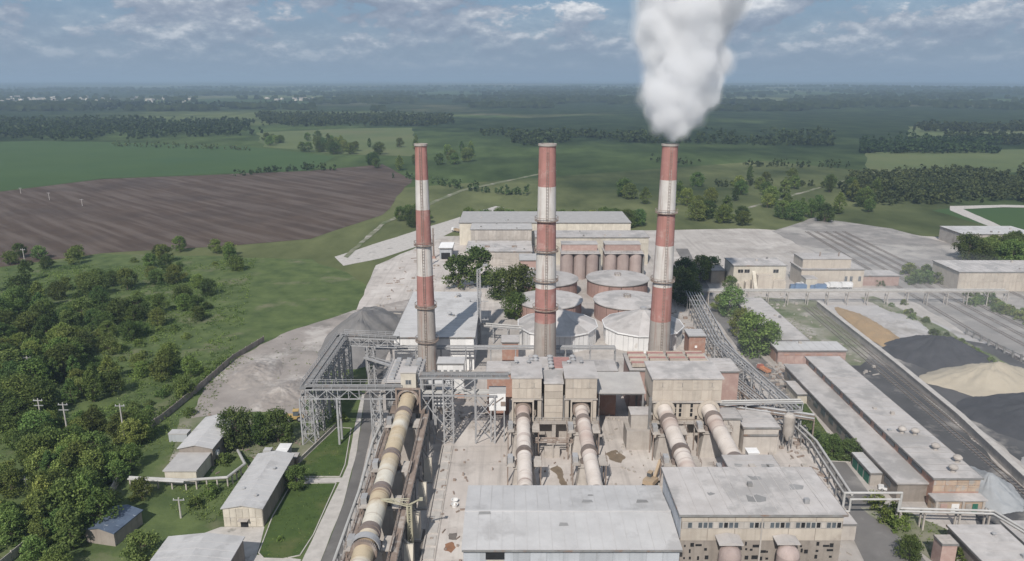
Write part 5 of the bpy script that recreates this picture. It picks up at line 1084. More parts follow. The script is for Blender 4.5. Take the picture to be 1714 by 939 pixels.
bld('flat_roof_store', 'second low flat-roofed store cut by the right edge, at the bottom right corner', 'building', 104.2, 112, 118, 138.5, 4.0, 'brickg', 'roof2')
t = bld('brick_stack_base', 'short square brick tower with a pale cap beside the bottom right bushes', 'tower', 85.8, 128.6, 88.8, 131.6, 5.4, 'brickp', 'conc', over=.12)
t = bld('kiosk', 'small square kiosk beside the mill building at the road', 'kiosk', 69.2, 138.2, 73.2, 144.4, 3.6, 'conc', 'roof2', over=.15)
t = bld('garage_row', 'low garage with green doors and a white eave against the long workshop hall', 'garage', 86.6, 160.2, 90.8, 170, 3.2, 'conc', 'roof', over=.3)
for k in range(3): blk('garage_door', -2.2, -4.2 + k * 3.1, 0, -2.08, -1.8 + k * 3.1, 2.5, 'green', t)
# white pipeline with expansion loop
t = thing('loop_pipeline', 'pair of white lagged pipes with a square expansion loop over the road', 'pipeline', (0, 0, 0))
for j, (dy, r_) in enumerate(((0, .27), (-1.1, .23))):
    z = 4.6; zl = 8.4 - j * .9; o = j * .9
    pts = [(59.5, 143 + dy, z), (72.2 + o, 143 + dy, z), (72.2 + o, 143 + dy, zl), (84.6 - o, 143 + dy, zl), (84.6 - o, 143 + dy, z), (104.6 - o, 142 + dy, z), (109.5 - o, 126, z), (110.5 - o, 108, z)]
    MB().tube(pts, r_, 10).build('pipe', M['pipe'], t, smooth=True)
for xx in (64, 72.7, 84.2, 89.5, 97.2, 103.6):
    b = MB(); b.bar((xx, 143.1, 0), (xx, 143.1, 4.5), .35); b.bar((xx, 141.7, 0), (xx, 141.7, 4.5), .35); b.bar((xx, 141.2, 4.2), (xx, 143.6, 4.2), .25); b.build('support_frame', M['conc'], t)
for yy, xx in ((133, 106.8), (122, 109.3)): b = MB(); b.bar((xx, yy, 0), (xx, yy, 4.5), .35); b.bar((xx - 1, yy, 4.2), (xx + 1, yy, 4.2), .25); b.build('support_frame', M['conc'], t)
# ------------------------------------------------------------------ coal yard: wall, piles, rails
t = thing('storage_wall', 'long low concrete retaining wall with a pale top between coal ground and piles', 'wall', (128, 110, 0))
wy = [(-4.5, 0), (-4.0, 50), (.0, 85), (2.0, 124), (4.0, 196)]
for a, c in zip(wy[:-1], wy[1:]):
    n = round(math.dist(a, c) / 5)
    for i in range(n):
        p = Vector(a).lerp(Vector(c), i / n); q = Vector(a).lerp(Vector(c), (i + .985) / n)
        MB().bar((p.x, p.y, 1.3), (q.x, q.y, 1.3), .9, 2.6).build('wall_panel', M['conc'], t)
        MB().bar((p.x + .1, p.y, 2.72), (q.x + .1, q.y, 2.72), 1.7, .22).build('coping_slab', M['pave'], t)
def pile(name, label, cat, cx, cy, rx, ry, h, m, seed, rot=0.0, n=84, k=26, sharp=1.0, group=None):
    r = hs(seed); v = []; f = []
    off = seed * 13.7
    for j in range(k + 1):
        t_ = j / k
        for i in range(n):
            a = 2 * math.pi * i / n; w_ = 1 + .22 * noise.noise(Vector((math.cos(a) * 1.3 + off, math.sin(a) * 1.3, 0))) + .07 * noise.noise(Vector((math.cos(a) * 5 + off, math.sin(a) * 5, 2)))
            x = rx * t_ * w_ * math.cos(a); y = ry * t_ * w_ * math.sin(a)
            gul = 1 - .16 * t_ * (1 - t_) * 4 * abs(noise.noise(Vector((math.cos(a) * 7 + off, math.sin(a) * 7, t_ * .8))))
            z = gul * h * (1 - t_ ** sharp) * (1 + .25 * noise.noise(Vector((x / 7 + off, y / 7, 1)))) + (.35 * noise.noise(Vector((x / 2.2 + off, y / 2.2, 5))) + .3 * noise.noise(Vector((x / .9 + off, y / .9, 8)))) * (1 if t_ < .97 else 0)
            v.append((x, y, max(z, -.02) if j < k else -.1))
    for j in range(k):
        for i in range(n): f.append((j * n + i, (j + 1) * n + i, (j + 1) * n + (i + 1) % n, j * n + (i + 1) % n))
    me = bpy.data.meshes.new(name); me.from_pydata(v, [], f); me.materials.append(M[m]); me.polygons.foreach_set('use_smooth', [True] * len(f)); me.update()
    return tag(obj(name, me, None, (cx, cy, 0.04), None, rot), label, cat, group)
pile('coal_pile', 'black coal heap behind the big yellow sand heap', 'coal pile', 152, 249, 19, 16, 7.2, 'coal', 3, sharp=1.3)
pile('sand_pile', 'big pale yellow sand heap between two black coal heaps', 'sand pile', 155, 223, 20.5, 13, 7.2, 'sand', 4, sharp=1.2)
pile('coal_pile', 'wide black coal heap in front of the yellow sand heap at the right edge', 'coal pile', 155, 196, 23, 18.5, 7.0, 'coal', 5, sharp=1.25)
pile('limestone_pile', 'pale whitish heap at the right edge beyond the wall, nearest the viewer', 'stone pile', 143, 168, 13, 9, 4.5, 'gravel', 6)
pile('clay_strip', 'flat long bank of orange brown clay along the retaining wall', 'clay pile', 141, 276, 6.5, 27, 1.8, 'osand', 7, sharp=2.2)
pile('pale_gravel_bank', 'low whitish gravel bank right of the orange brown clay', 'gravel pile', 156, 283, 9, 22, 1.2, 'gravel', 8, sharp=1.6)
pile('dust_pile', 'pale grey dust cone heaped against the end of the long workshop hall', 'dust pile', 113.5, 158, 7.2, 11, 4.6, 'dustpile', 9)
pile('coal_pile', 'low coal dust bank beside the pale grey dust cone', 'coal pile', 117, 141, 7, 12, 2.0, 'coaldust', 10)
pile('clinker_heap', 'big smooth grey heap left of the big grey hall', 'heap', -57, 268, 15, 34, 10, 'heapgrey', 11, sharp=1.2)
pile('spoil_heap', 'low mound on the spoil ground, nearest the conveyor trestle', 'heap', -72, 214, 9, 12, 2.2, 'spoil', 12, group='spoil mounds')
pile('spoil_heap', 'low broad mound on the spoil ground next to the concrete fence', 'heap', -86, 232, 9, 14, 2.4, 'spoil', 13, group='spoil mounds')
def track(x0, y0, x1, y1, i):
    a = Vector((x0, y0, .08)); c = Vector((x1, y1, .08)); d = (c - a).normalized(); s = Vector((-d.y, d.x, 0)) * .76
    o = thing_struct('railway_track'); b = MB()
    for g in (-1, 1): MB().bar(a + s * g + Vector((0, 0, .22)), c + s * g + Vector((0, 0, .22)), .12, .16).build('rail', M['rusty'], o)
    n = int((c - a).length / 1.4)
    for k in range(n): q = a.lerp(c, k / n); b.bar(q - s * 1.75 - Vector((0, 0, .06)), q + s * 1.75 - Vector((0, 0, .06)), .26, .22)
    tag(b.build('sleepers', M['heapgrey'], o), kind='stuff')
def thing_struct(name):
    o = bpy.data.objects.new(name, None); col.objects.link(o); return tag(o, kind='structure')
for i, (a, c) in enumerate((((126, 140), (129.5, 306)), ((121.5, 140), (126, 306)), ((173, 150), (190, 470)), ((186, 150), (196, 470)), ((192, 150), (202, 470)), ((199, 160), (208, 470)), ((206, 170), (214, 470)), ((228, 200), (230.5, 329)))): track(*a, *c, i)
# ------------------------------------------------------------------ poles
def pole(x, y, hh, label, arms=1, lean=0.0, group='concrete utility poles', lamp=False):
    t = thing('utility_pole', label, 'pole', (x, y, 0), 0, group); t.rotation_euler = (0, R(lean), 0)
    MB().cyl((0, 0, -.3), (0, 0, hh), .24, .15, 8).build('post', M['pave'], t, smooth=True)
    for k in range(arms): MB().bar((-1.3, 0, hh - .6 - k * 1.5), (1.3, 0, hh - .6 - k * 1.5), .18).build('crossarm', M['steel'], t); 
    b = MB()
    for s in (-1.1, 0, 1.1): b.cyl((s, 0, hh - .5), (s, 0, hh - .15), .08, .06, 6)
    b.build('insulators', M['white'], t)
def pole_px(u, v, vt, label, **k):
    p = P(u, v); d = p.y; z = H - d * math.tan(TH + math.atan((vt - CY) / FPX)); pole(p.x, p.y, max(4, z), label, **k)
pole_px(72, 718, 667, 'white concrete pole with two crossarms at the edge of the dark wood', arms=2)
pole_px(116, 741, 674, 'tallest white concrete pole with two crossarms, standing second from the left in the clearing', arms=2)
pole_px(210, 743, 676, 'white concrete pole alone in the grassy clearing, nearest the concrete fence')
pole_px(50, 627, 596, 'far white concrete pole between the trees near the left edge')
pole_px(46, 824, 798, 'short white pole in the grass close to the left edge')
pole_px(303, 867, 833, 'white pole in the overgrown yard left of the long gabled store')
pole_px(42, 441, 416, 'pole on the near edge of the brown ploughed field')
pole_px(35, 324, 314, 'first of three poles in a row across the far ploughed field, from the left', lamp=1)
pole_px(83, 335, 322, 'second of three poles in a row across the far ploughed field, from the left')
pole_px(138, 345, 333, 'third of three poles in a row across the far ploughed field, from the left')
t = thing('stake_row', 'row of dark upright stakes along the tracks at the right edge', 'fence', (176, 226, 0))
me = MB().box(-.3, -.25, 0, .3, .25, 2.6).mesh('stake', M['steeld'])
for k in range(18): obj('stake', me, t, (k * .35 - 1, 44 - k * 4, 0))
b = MB(); b.bar((-1, 44, 2.2), (5, -24, 2.2), .25); b.build('rail', M['steeld'], t)
# ------------------------------------------------------------------ vehicles
def wheels(t, pts, r_, w_=.3, m='rubber'):
    me = cached(('wh', r_, w_), lambda: MB().cyl((-w_ / 2, 0, 0), (w_ / 2, 0, 0), r_, r_, 14).mesh('wheel', M[m], True))
    hm = cached(('hub', r_, w_), lambda: MB().cyl((-w_ / 2 - .02, 0, 0), (w_ / 2 + .02, 0, 0), r_ * .5, r_ * .5, 10).mesh('rim', M['steel'], True))
    for p in pts: o = obj('wheel', me, t, (p[0], p[1], r_)); obj('rim', hm, o)
def car(x, y, rz, m, label, s=1.0, group='parked cars'):
    t = thing('parked_car', label, 'car', (x, y, .07), rz, group)
    MB().prof([(-2.15, .35), (2.15, .35), (2.15, .75), (1.95, .92), (1.0, 1.0), (-1.75, 1.02), (-2.15, .9)], -.85, .85).build('body', M[m], t)
    MB().prof([(.95, 1.0), (.35, 1.45), (-1.1, 1.47), (-1.75, 1.02)], -.74, .74).build('windows', M['glass'], t); MB().box(-.72, -1.1, 1.46, .72, .35, 1.5).build('roof', M[m], t)
    wheels(t, [(-.8, 1.35), (.8, 1.35), (-.8, -1.35), (.8, -1.35)], .33, .24); t.scale = (s, s, s)
    return t
def lorry(x, y, rz, mc, mb_, label, bed='box', group='lorries on the plant ground', s=1.0):
    t = thing('lorry', label, 'truck', (x, y, .07), rz, group)
    MB().prof([(1.6, .6), (3.6, .6), (3.6, 1.6), (3.3, 2.6), (1.6, 2.7)], -1.2, 1.2).build('cab', M[mc], t); MB().box(-1.0, 3.33, 1.6, 1.0, 3.62, 2.35).build('windscreen', M['glass'], t)
    MB().box(-.5, -3.6, .6, .5, 1.6, .85).build('chassis', M['steeld'], t)
    b = MB()
    if bed == 'box': b.box(-1.25, -3.7, .86, 1.25, 1.4, 3.0)
    else: b.box(-1.25, -3.7, .86, 1.25, 1.4, 1.0); b.box(-1.25, -3.7, 1.0, -1.13, 1.4, 2.0); b.box(1.13, -3.7, 1.0, 1.25, 1.4, 2.0); b.box(-1.13, 1.28, 1.0, 1.13, 1.4, 2.2); b.box(-1.13, -3.7, 1.0, 1.13, -3.58, 1.9)
    t.scale = (s, s, s); b.build('load_bed', M[mb_], t); wheels(t, [(s, y_) for s in (-1.05, 1.05) for y_ in (2.5, -1.6, -2.8)], .5, .35)
car(89.0, 170.5, .25, 'blue', 'dark blue parked car under the road bushes beside the garage with green doors')
car(87.4, 172.9, .35, 'steel', 'grey parked car next to the dark blue one')
car(89.9, 157.8, 1.2, 'carw', 'small pale car at the corner of the workshop hall annex')
p = P(1322, 486)
for i, (u, m, lb) in enumerate(((1335, 'blue', 'blue lorry with a box body parked under the long pipe bridge, left one'), (1368, 'blue', 'blue lorry with a box body parked under the long pipe bridge, right one'))):
    p = P(u, 486); lorry(p.x, p.y, 1.4, m, m, lb)
for u, lb in ((1345, 'white lorry with a box body between the two blue ones at the pipe bridge'), (1392, 'white lorry with a box body right of the blue ones, by the boiler house'), (1412, 'rightmost white lorry by the boiler house')):
    p = P(u, 483); lorry(p.x, p.y, 1.57, 'carw', 'carw', lb)
p = P(1278, 622); lorry(p.x, p.y, .35, 'redp', 'orange', 'red lorry with an open orange bed beside the right road, near the big tree', 'open', s=.72)
p = P(1262, 632); 
p = P(764, 388); lorry(p.x, p.y, .8, 'carw', 'tan', 'lorry with a tan bed standing on the far back yard by the white-roofed shed', 'open')
p = P(725, 382); car(-38, 412, 1.2, 'carw', 'small white car on the far back yard')
# loader
p = P(492, 709)
t = thing('wheel_loader', 'yellow wheel loader on the dirt beside the foot of the conveyor trestle', 'loader', (p.x, p.y + 2, .06), R(-80))
MB().prof([(-2.6, .8), (1.2, .8), (1.2, 1.5), (-.6, 1.7), (-2.6, 1.9)], -1.0, 1.0).build('body', M['yellow'], t); MB().box(-.75, -.6, 1.65, .75, .9, 3.1).build('cab', M['glass'], t); MB().box(-.85, -.7, 3.1, .85, 1.0, 3.25).build('cab_roof', M['yellow'], t)
b = MB(); b.bar((-.6, .9, 1.5), (-.6, 3.3, .8), .25); b.bar((.6, .9, 1.5), (.6, 3.3, .8), .25); b.build('boom', M['yellow'], t)
MB().prof([(3.1, .2), (4.3, .15), (3.4, .5), (3.2, 1.4), (3.0, 1.3)], -1.3, 1.3).build('bucket', M['steeld'], t); wheels(t, [(-1, 1.1), (1, 1.1), (-1, -1.7), (1, -1.7)], .75, .5)
p = P(402, 700)
# excavator by kiln 4
t = thing('excavator', 'tan excavator with a bent arm beside the pinkish kiln in the yard', 'excavator', (33.6, 160, .05), R(-35))
for s in (-1.15, 1.15): MB().prof([(-1.9, .1), (1.9, .1), (2.2, .5), (1.9, .9), (-1.9, .9), (-2.2, .5)], s - .28, s + .28).build('track', M['rubber'], t)
MB().prof([(-2.1, 1.05), (1.5, 1.05), (1.5, 1.9), (-.9, 2.2), (-2.1, 2.2)], -1.3, 1.3).build('body', M['tan'], t); MB().box(-1.2, .1, 1.95, -.2, 1.5, 3.1).build('cab', M['glass'], t); MB().box(-1.25, .05, 3.1, -.15, 1.55, 3.2).build('cab_roof', M['tan'], t); MB().cyl((0, 0, .7), (0, 0, 1.06), .8, .8, 14).build('turntable', M['steeld'], t)
b = MB(); b.bar((.3, 1.3, 1.8), (.3, 4.2, 5.0), .65, .75); b.bar((.3, 4.2, 5.0), (.3, 6.8, 4.2), .55, .65); b.build('boom', M['tan'], t); MB().bar((.3, 6.8, 4.3), (.3, 7.6, 1.6), .45, .5).build('stick', M['tan'], t); MB().prof([(7.2, 1.7), (8.0, 1.6), (8.2, .8), (7.5, .2), (6.9, .6)], -.4, 1.0).build('bucket', M['steeld'], t)
# locomotive in the gateway
t = thing('locomotive', 'blue-grey shunting locomotive standing in front of the railway shed gateway', 'locomotive', (229, 303, .35), R(-1)); MB().box(-1.5, -8, .9, 1.5, 6, 2.9).build('engine_hood', M['steeld'], t); MB().box(-1.6, 6, .9, 1.6, 10, 4.2).build('cab', M['blue'], t); MB().box(-1.65, 6.4, 2.9, 1.65, 9.6, 3.8).build('window', M['glass'], t); MB().box(-1.7, 5.9, 4.2, 1.7, 10.2, 4.4).build('roof', M['steel'], t); wheels(t, [(s, y_) for s in (-.76, .76) for y_ in (-6, -3.6, 5, 7.4)], .5, .2)
# loose scrap on the yard
r = hs(21); b = MB(); items = []
def scrapzone(n, x0, x1, y0, y1, s0, s1):
    for i in range(n):
        x, y, s = r.uniform(x0, x1), r.uniform(y0, y1), r.uniform(s0, s1); a = r.uniform(0, 3.1)
        if r.random() < .5: b.bar((x - s * math.cos(a), y - s * math.sin(a), .2), (x + s * math.cos(a), y + s * math.sin(a), .2), r.uniform(.15, .45), .3)
        else: b.box(x, y, .03, x + s, y + s * r.uniform(.4, 1), r.uniform(.2, .9))
scrapzone(34, -18, -11, 118, 178, .2, .7); scrapzone(16, -12, -9.4, 117, 132, .3, .9); scrapzone(22, -6, 30, 150, 176, .2, .6); scrapzone(60, 57, 78, 153, 186, .3, 1.5); scrapzone(40, 84, 92, 214, 238, .4, 1.5); scrapzone(30, 61, 70, 136, 150, .3, 1.2); scrapzone(50, -60, -15, 296, 400, .4, 1.6); scrapzone(30, -92, -50, 165, 200, .3, 1.0); scrapzone(40, 66, 78, 205, 300, .3, 1.6)
tag(b.build('scrap', M['rusty']), kind='stuff')
b = MB(); r = hs(22)
scrapzone(90, 56, 79, 150, 200, .3, 1.6); scrapzone(60, 60, 70, 120, 150, .2, .9); scrapzone(70, 84, 95, 212, 240, .3, 1.6); scrapzone(90, 62, 80, 200, 310, .3, 1.5); scrapzone(60, -20, 0, 186, 212, .3, 1.2); scrapzone(50, 22, 36, 150, 200, .2, .8); scrapzone(60, 104, 124, 225, 330, .3, 1.4); scrapzone(60, -60, -10, 296, 420, .4, 1.8)
tag(b.build('rubble', M['conc']), kind='stuff')
for i, (x, y, lb) in enumerate(((-13.3, 152.8, 'white plastic tub lying in the yard, farther one'), (-13.2, 150.9, 'white plastic tub lying in the yard, nearer one'))):
    t = thing('tub', lb, 'tub', (x, y, .04), 0, 'white tubs in the yard'); MB().lathe([(.01, .02), (.6, .02), (.75, .7), (.68, .7), (.55, .15), (.01, .12)], 14).build('bowl', M['white'], t, smooth=True); MB().lathe([(.74, .68), (.84, .68), (.84, .76), (.74, .76)], 14).build('lip', M['white'], t)
t = thing('pipe_stack', 'bundle of dark rolled sheets and pipes against the left wall of the metal hall', 'pipes', (-10.6, 124.5, .04))
for k in range(7): MB().cyl((-.6 + (k % 3) * .45, -2.4 + k * .15, .3 + (k // 3) * .45), (-.5 + (k % 3) * .45, 2.0 + k * .2, .3 + (k // 3) * .45), .22, .22, 8).build('pipe', M['steeld'], t, smooth=True)
t = thing('culvert_frame', 'low rusty concrete trough along the right side of the long kiln', 'trough', (-18.6, 150, .0)); b = MB(); b.box(-.15, -34, 0, .15, 30, .5); b.build('curb', M['conc'], t); MB().box(2.6, -34, .04, 2.85, 30, .22).build('curb', M['conc'], t)
for k in range(14): MB().box(.4, -32 + k * 4.5, .05, 2.4, -28.4 + k * 4.5, .2).build('cover_slab', M['pave'], t)

# ------------------------------------------------------------------ vegetation
def leaves(b, r, c, rad, n, s, squash=1.0, out=0.55):
    for _ in range(n):
        d = Vector((r.gauss(0, 1), r.gauss(0, 1), r.gauss(0, 1))).normalized(); q = Vector(c) + Vector((d.x, d.y, d.z * squash)) * rad * (r.random() ** 0.4)
        nn = (d * out + Vector((r.gauss(0, 1), r.gauss(0, 1), r.gauss(0, 1) + .35)) * .5).normalized()
        a = nn.orthogonal().normalized(); a.rotate(Matrix.Rotation(r.uniform(0, 6.28), 3, nn)); e = nn.cross(a); k = s * r.uniform(.6, 1.3)
        b.add([q - a * k * .5, q + e * k * .33 + nn * k * .08, q + a * k * .5, q - e * k * .33 + nn * k * .08], [(0, 1, 2, 3)])
def tree_meshes(seed, h, wd, base, clumps, per, s, m, shape='round'):
    r = hs(seed); cb = MB(); tb = MB()
    tb.cyl((0, 0, -.3), (.0, 0, h * .5), h * .022, h * .013, 7); tb.cyl((0, 0, h * .5), (r.uniform(-.2, .2), r.uniform(-.2, .2), h * .85), h * .013, h * .005, 6)
    for i in range(clumps):
        t_ = (i + .5) / clumps; z = base + (h - base) * (r.random() ** (.85 if shape != 'tall' else 1))
        k = (z - base) / (h - base)
        if shape == 'round': pr = math.sqrt(max(.05, 1 - (2 * k - .85) ** 2 / 1.35))
        elif shape == 'tall': pr = (math.sin(math.pi * min(1, k * .9 + .12)) ** .8) * .95
        else: pr = math.sqrt(max(.05, 1 - k * k))
        a = r.uniform(0, 6.283); q = wd * .5 * pr * (.45 + .55 * math.sqrt(r.random())); q *= 1 + .25 * math.sin(3 * a + seed)
        c = Vector((q * math.cos(a), q * math.sin(a), z)); rad = wd * r.uniform(.13, .22)
        leaves(cb, r, c, rad, per, s, .8)
        if i % 3 == 0: tb.cyl((0, 0, min(h * .7, max(base * .7, z - wd * .25))), tuple(c), h * .008, h * .003, 5)
    return cb.mesh('crown', M[m]), tb.mesh('trunk', M['bark'])
KIND = {
    'round': [tree_meshes(31, 9, 8.0, 1.0, 74, 46, .62, 'leafA'), tree_meshes(32, 9.5, 7.2, 1.1, 70, 46, .6, 'leafA')],
    'tall': [tree_meshes(33, 12, 6.2, 1.2, 74, 42, .6, 'leafA', 'tall'), tree_meshes(34, 11, 5.2, 1.0, 64, 42, .58, 'leafB', 'tall')],
    'dark': [tree_meshes(35, 10, 9.0, 0.9, 84, 48, .62, 'leafB'), tree_meshes(36, 9, 8.2, 0.9, 76, 48, .6, 'leafB')],
    'pale': [tree_meshes(37, 8, 7.5, 0.8, 66, 44, .58, 'leafC'), tree_meshes(38, 7.5, 6.5, 0.8, 60, 44, .55, 'leafC')],
    'bush': [tree_meshes(39, 3.2, 4.2, .2, 26, 26, .5, 'leafA', 'dome'), tree_meshes(40, 2.6, 3.8, .2, 24, 26, .48, 'leafC', 'dome')],
}
WORD = {'round': ('leafy_tree', 'tree'), 'tall': ('slender_tree', 'tree'), 'dark': ('dark_tree', 'tree'), 'pale': ('pale_tree', 'tree'), 'bush': ('bush', 'bush')}
tr = hs(99); placed = []
def tree(x, y, kind, s, label, group=None, z=0.0, var=None):
    cm, tm = KIND[kind][tr.randrange(2) if var is None else var]
    nm, cat = WORD[kind]
    t = thing(nm, label, cat, (x, y, z), tr.uniform(0, 6.28), group); t.scale = (s * tr.uniform(.9, 1.1), s * tr.uniform(.9, 1.1), s)
    obj('crown', cm, t); obj('trunk', tm, t); placed.append((x, y)); return t
def tpx(u, v, kind, s, label, group=None): p = P(u, v); return tree(p.x, p.y, kind, s, label, group)
LAB = {'round': 'round green tree in the wood on the left below the ploughed field', 'tall': 'slender upright tree in the wood on the left below the ploughed field',
       'dark': 'dark dense tree in the wood on the left below the ploughed field', 'pale': 'pale green young tree in the wood on the left', 'bush': 'low bush in the wood and clearings on the left'}
GRP = {'round': 'round green trees of the left wood', 'tall': 'slender trees of the left wood', 'dark': 'dark trees of the left wood', 'pale': 'pale trees of the left wood', 'bush': 'bushes of the left wood'}
def scatter(cu, cv, ru, rv, n, kinds, s0, s1, mind, lab=LAB, grp=GRP, umin=-60):
    k = 0; tries = 0
    while k < n and tries < n * 30:
        tries += 1; a = tr.uniform(0, 6.283); q = math.sqrt(tr.random()); u = cu + ru * q * math.cos(a); v = cv + rv * q * math.sin(a)
        if u < umin or v > 985: continue
        p = P(u, v)
        if any((p.x - x) ** 2 + (p.y - y) ** 2 < mind * mind for x, y in placed): continue
        kd = tr.choice(kinds); tree(p.x, p.y, kd, tr.uniform(s0, s1), lab[kd] if isinstance(lab, dict) else lab, grp[kd] if isinstance(grp, dict) else grp); k += 1
ADJ = {'round': 'round green tree', 'tall': 'slender upright tree', 'dark': 'dark dense tree', 'pale': 'pale young tree', 'bush': 'low bush'}
def zone(w_): return {k: v + ' ' + w_ for k, v in ADJ.items()}, {k: v + 's ' + w_ for k, v in ADJ.items()}
# wood on the left
scatter(25, 655, 60, 70, 22, ['dark', 'dark', 'round'], .75, 1.1, 5.0, *zone('of the dense clump at the left edge beside the two-armed pole'))
scatter(30, 520, 75, 50, 16, ['dark', 'round', 'tall'], .7, 1.1, 6.0, *zone('of the far clump at the left edge near the ploughed field'))
scatter(85, 610, 45, 40, 8, ['dark', 'round', 'tall'], .75, 1.05, 5.0, *zone('between the far white pole and the meadow edge'))
scatter(160, 500, 60, 45, 12, ['dark', 'round', 'pale', 'bush'], .8, 1.1, 6.5, *zone('of the loose group in the far middle of the wood'))
scatter(250, 520, 110, 60, 22, ['dark', 'round', 'bush', 'pale'], .7, 1.0, 6.5, *zone('of the wood behind the spoil ground'))
scatter(150, 655, 45, 30, 10, ['round', 'tall', 'pale'], .6, .9, 4.5, *zone('of the light group right of the far white pole'))
scatter(60, 440, 90, 14, 8, ['bush', 'pale', 'round'], .7, 1.0, 8, *zone('on the near edge of the ploughed field'))
scatter(330, 440, 110, 20, 12, ['round', 'dark', 'bush'], .7, 1.0, 8, *zone('on the far meadow between ploughed field and spoil ground'))
scatter(200, 610, 60, 30, 10, ['bush', 'round', 'pale'], .6, .9, 4.5, *zone('on the stony slope behind the clearing'))
scatter(300, 640, 60, 28, 14, ['bush', 'bush', 'round'], .7, .9, 3.6, *zone('along the concrete fence at the spoil ground'))
scatter(120, 800, 55, 40, 13, ['dark', 'tall', 'round'], .75, 1.05, 4.2, *zone('of the tall clump left of the short concrete fence'))
scatter(125, 880, 55, 40, 14, ['dark', 'dark', 'tall', 'round'], .7, 1.0, 4.0, *zone('of the dark clump left of the blue-roofed shed'))
scatter(60, 760, 40, 22, 7, ['round', 'pale', 'dark'], .6, .85, 4.0, *zone('at the grass behind the short white pole'))
scatter(20, 870, 40, 40, 8, ['round', 'pale', 'bush'], .55, .8, 4.0, *zone('in the bottom left corner'))
scatter(120, 725, 40, 14, 6, ['bush', 'round'], .6, .8, 3.5, *zone('between the poles of the clearing'))
scatter(215, 735, 26, 16, 6, ['bush', 'round'], .7, .9, 3.2, *zone('at the near end of the spoil ground fence'))
scatter(240, 690, 22, 14, 5, ['bush', 'bush', 'pale'], .7, .9, 3.2, *zone('on the right side of the clearing'))
scatter(190, 720, 60, 50, 10, ['bush'], .5, .9, 4.0, *zone('scattered in the clearing'))
scatter(60, 590, 95, 30, 16, ['round', 'pale', 'dark', 'bush'], .6, 1.0, 4.5, *zone('behind the far white pole at the left edge'))
scatter(150, 560, 120, 30, 22, ['round', 'pale', 'dark', 'bush', 'bush'], .6, 1.0, 4.8, *zone('in the scrub between spoil ground and left edge'))
scatter(55, 830, 60, 45, 12, ['round', 'pale', 'bush', 'bush'], .55, .85, 3.6, *zone('round the short white pole'))
scatter(200, 790, 22, 26, 4, ['round', 'dark'], .55, .75, 4.0, *zone('at the short concrete fence'))
scatter(85, 935, 40, 25, 5, ['round', 'pale'], .55, .75, 4.0, *zone('at the bottom edge left of the bright green tree'))
for u, v, k, s, lb in (
    (240, 947, 'pale', .95, 'bright green tree at the bottom edge left of the ribbed garage'),
    (238, 838, 'round', .6, 'round small tree between the pale lagged pipe and the blue-roofed shed'),
    (398, 746, 'dark', 1.0, 'dark tree behind the smaller gabled store, leftmost of three in a clump'),
    (438, 746, 'tall', .85, 'tall tree in the middle of the clump of three behind the smaller gabled store'),
    (466, 740, 'dark', .9, 'dark tree nearest the conveyor trestle, rightmost of the clump of three'),
    (497, 818, 'round', .62, 'small round tree at the far right corner of the long gabled store'),
    (470, 905, 'bush', .35, 'tiny bush alone on the mown lawn'),
    (482, 782, 'bush', .8, 'bush behind the long gabled store'),
    (450, 770, 'bush', .7, 'bush at the back gable of the long gabled store'),
    (570, 705, 'bush', 1.0, 'bush under the conveyor trestle beside the left road'),
    (376, 775, 'bush', 1.0, 'bush between the two gabled stores'),
    (350, 830, 'bush', .9, 'bush in the overgrown yard left of the long gabled store, farther one'),
    (330, 850, 'bush', .8, 'bush in the overgrown yard left of the long gabled store, nearer one'),
    (318, 695, 'bush', .9, 'bush on the edge of the spoil ground by the grey container'),
    (768, 484, 'round', 1.69, 'broad green tree left of the light mast, nearest the bare back yard'),
    (800, 480, 'round', 1.94, 'tallest broad green tree left of the light mast'),
    (838, 500, 'dark', 1.31, 'dark tree right behind the light mast'),
    (870, 504, 'dark', 1.56, 'broad dark tree between the light mast and the middle chimney'),
    (862, 533, 'dark', 1.19, 'smaller dark tree low beside the left conical store'),
    (1262, 592, 'dark', 1.6, 'biggest dark tree beside the right road, at the brick block'),
    (1240, 560, 'pale', 1.25, 'pale green tree left of the biggest dark roadside tree'),
    (1222, 528, 'dark', 1.15, 'dark roadside tree in front of the long low warehouse, far end'),
    (1205, 522, 'round', .8, 'small green tree at the road below the long pipe bridge'),
    (1222, 490, 'round', .8, 'small tree at the left end of the long low warehouse roof'),
    (1285, 585, 'dark', 1.0, 'dark tree against the pinkish brick block'),
    (1138, 505, 'dark', 1.45, 'tall dark tree immediately right of the smoking chimney'),
    (1152, 512, 'dark', 1.1, 'lower dark tree at the road, right of the smoking chimney'),
    (1145, 478, 'dark', 1.4, 'dark tree behind the one next to the smoking chimney'),
    (1172, 470, 'round', 1.3, 'green tree behind the long pipe bridge, left of the small brownish house'),
    (1190, 462, 'pale', 1.2, 'pale tree beside the small brownish house'),
    (1392, 762, 'round', .62, 'round shrubby tree on the roadside lawn, left of two'),
    (1420, 770, 'pale', .68, 'bright shrubby tree on the roadside lawn, right of two'),
    (1362, 738, 'bush', 1.1, 'bush in the roadside lawn hedge, nearest the shrubby trees'),
    (1346, 708, 'bush', 1.0, 'bush in the roadside lawn hedge, middle'),
    (1336, 690, 'bush', .8, 'bush in the roadside lawn hedge, far end'),
    (1462, 845, 'bush', 1.0, 'bush below the expansion loop of the white pipes'),
    (1490, 868, 'bush', 1.25, 'dark bush under the white pipes in front of the workshop hall'),
    (1505, 885, 'bush', 1.05, 'bush on the scrubby verge nearest the road bend'),
    (1520, 935, 'round', .55, 'small tree beside the square brick tower, at the bottom edge'),
    (1600, 938, 'bush', 1.0, 'bush behind the square brick tower'),
    (1470, 478, 'bush', 1.0, 'bush beside the low pinkish annex')):
    tpx(u, v, k, s, lb)
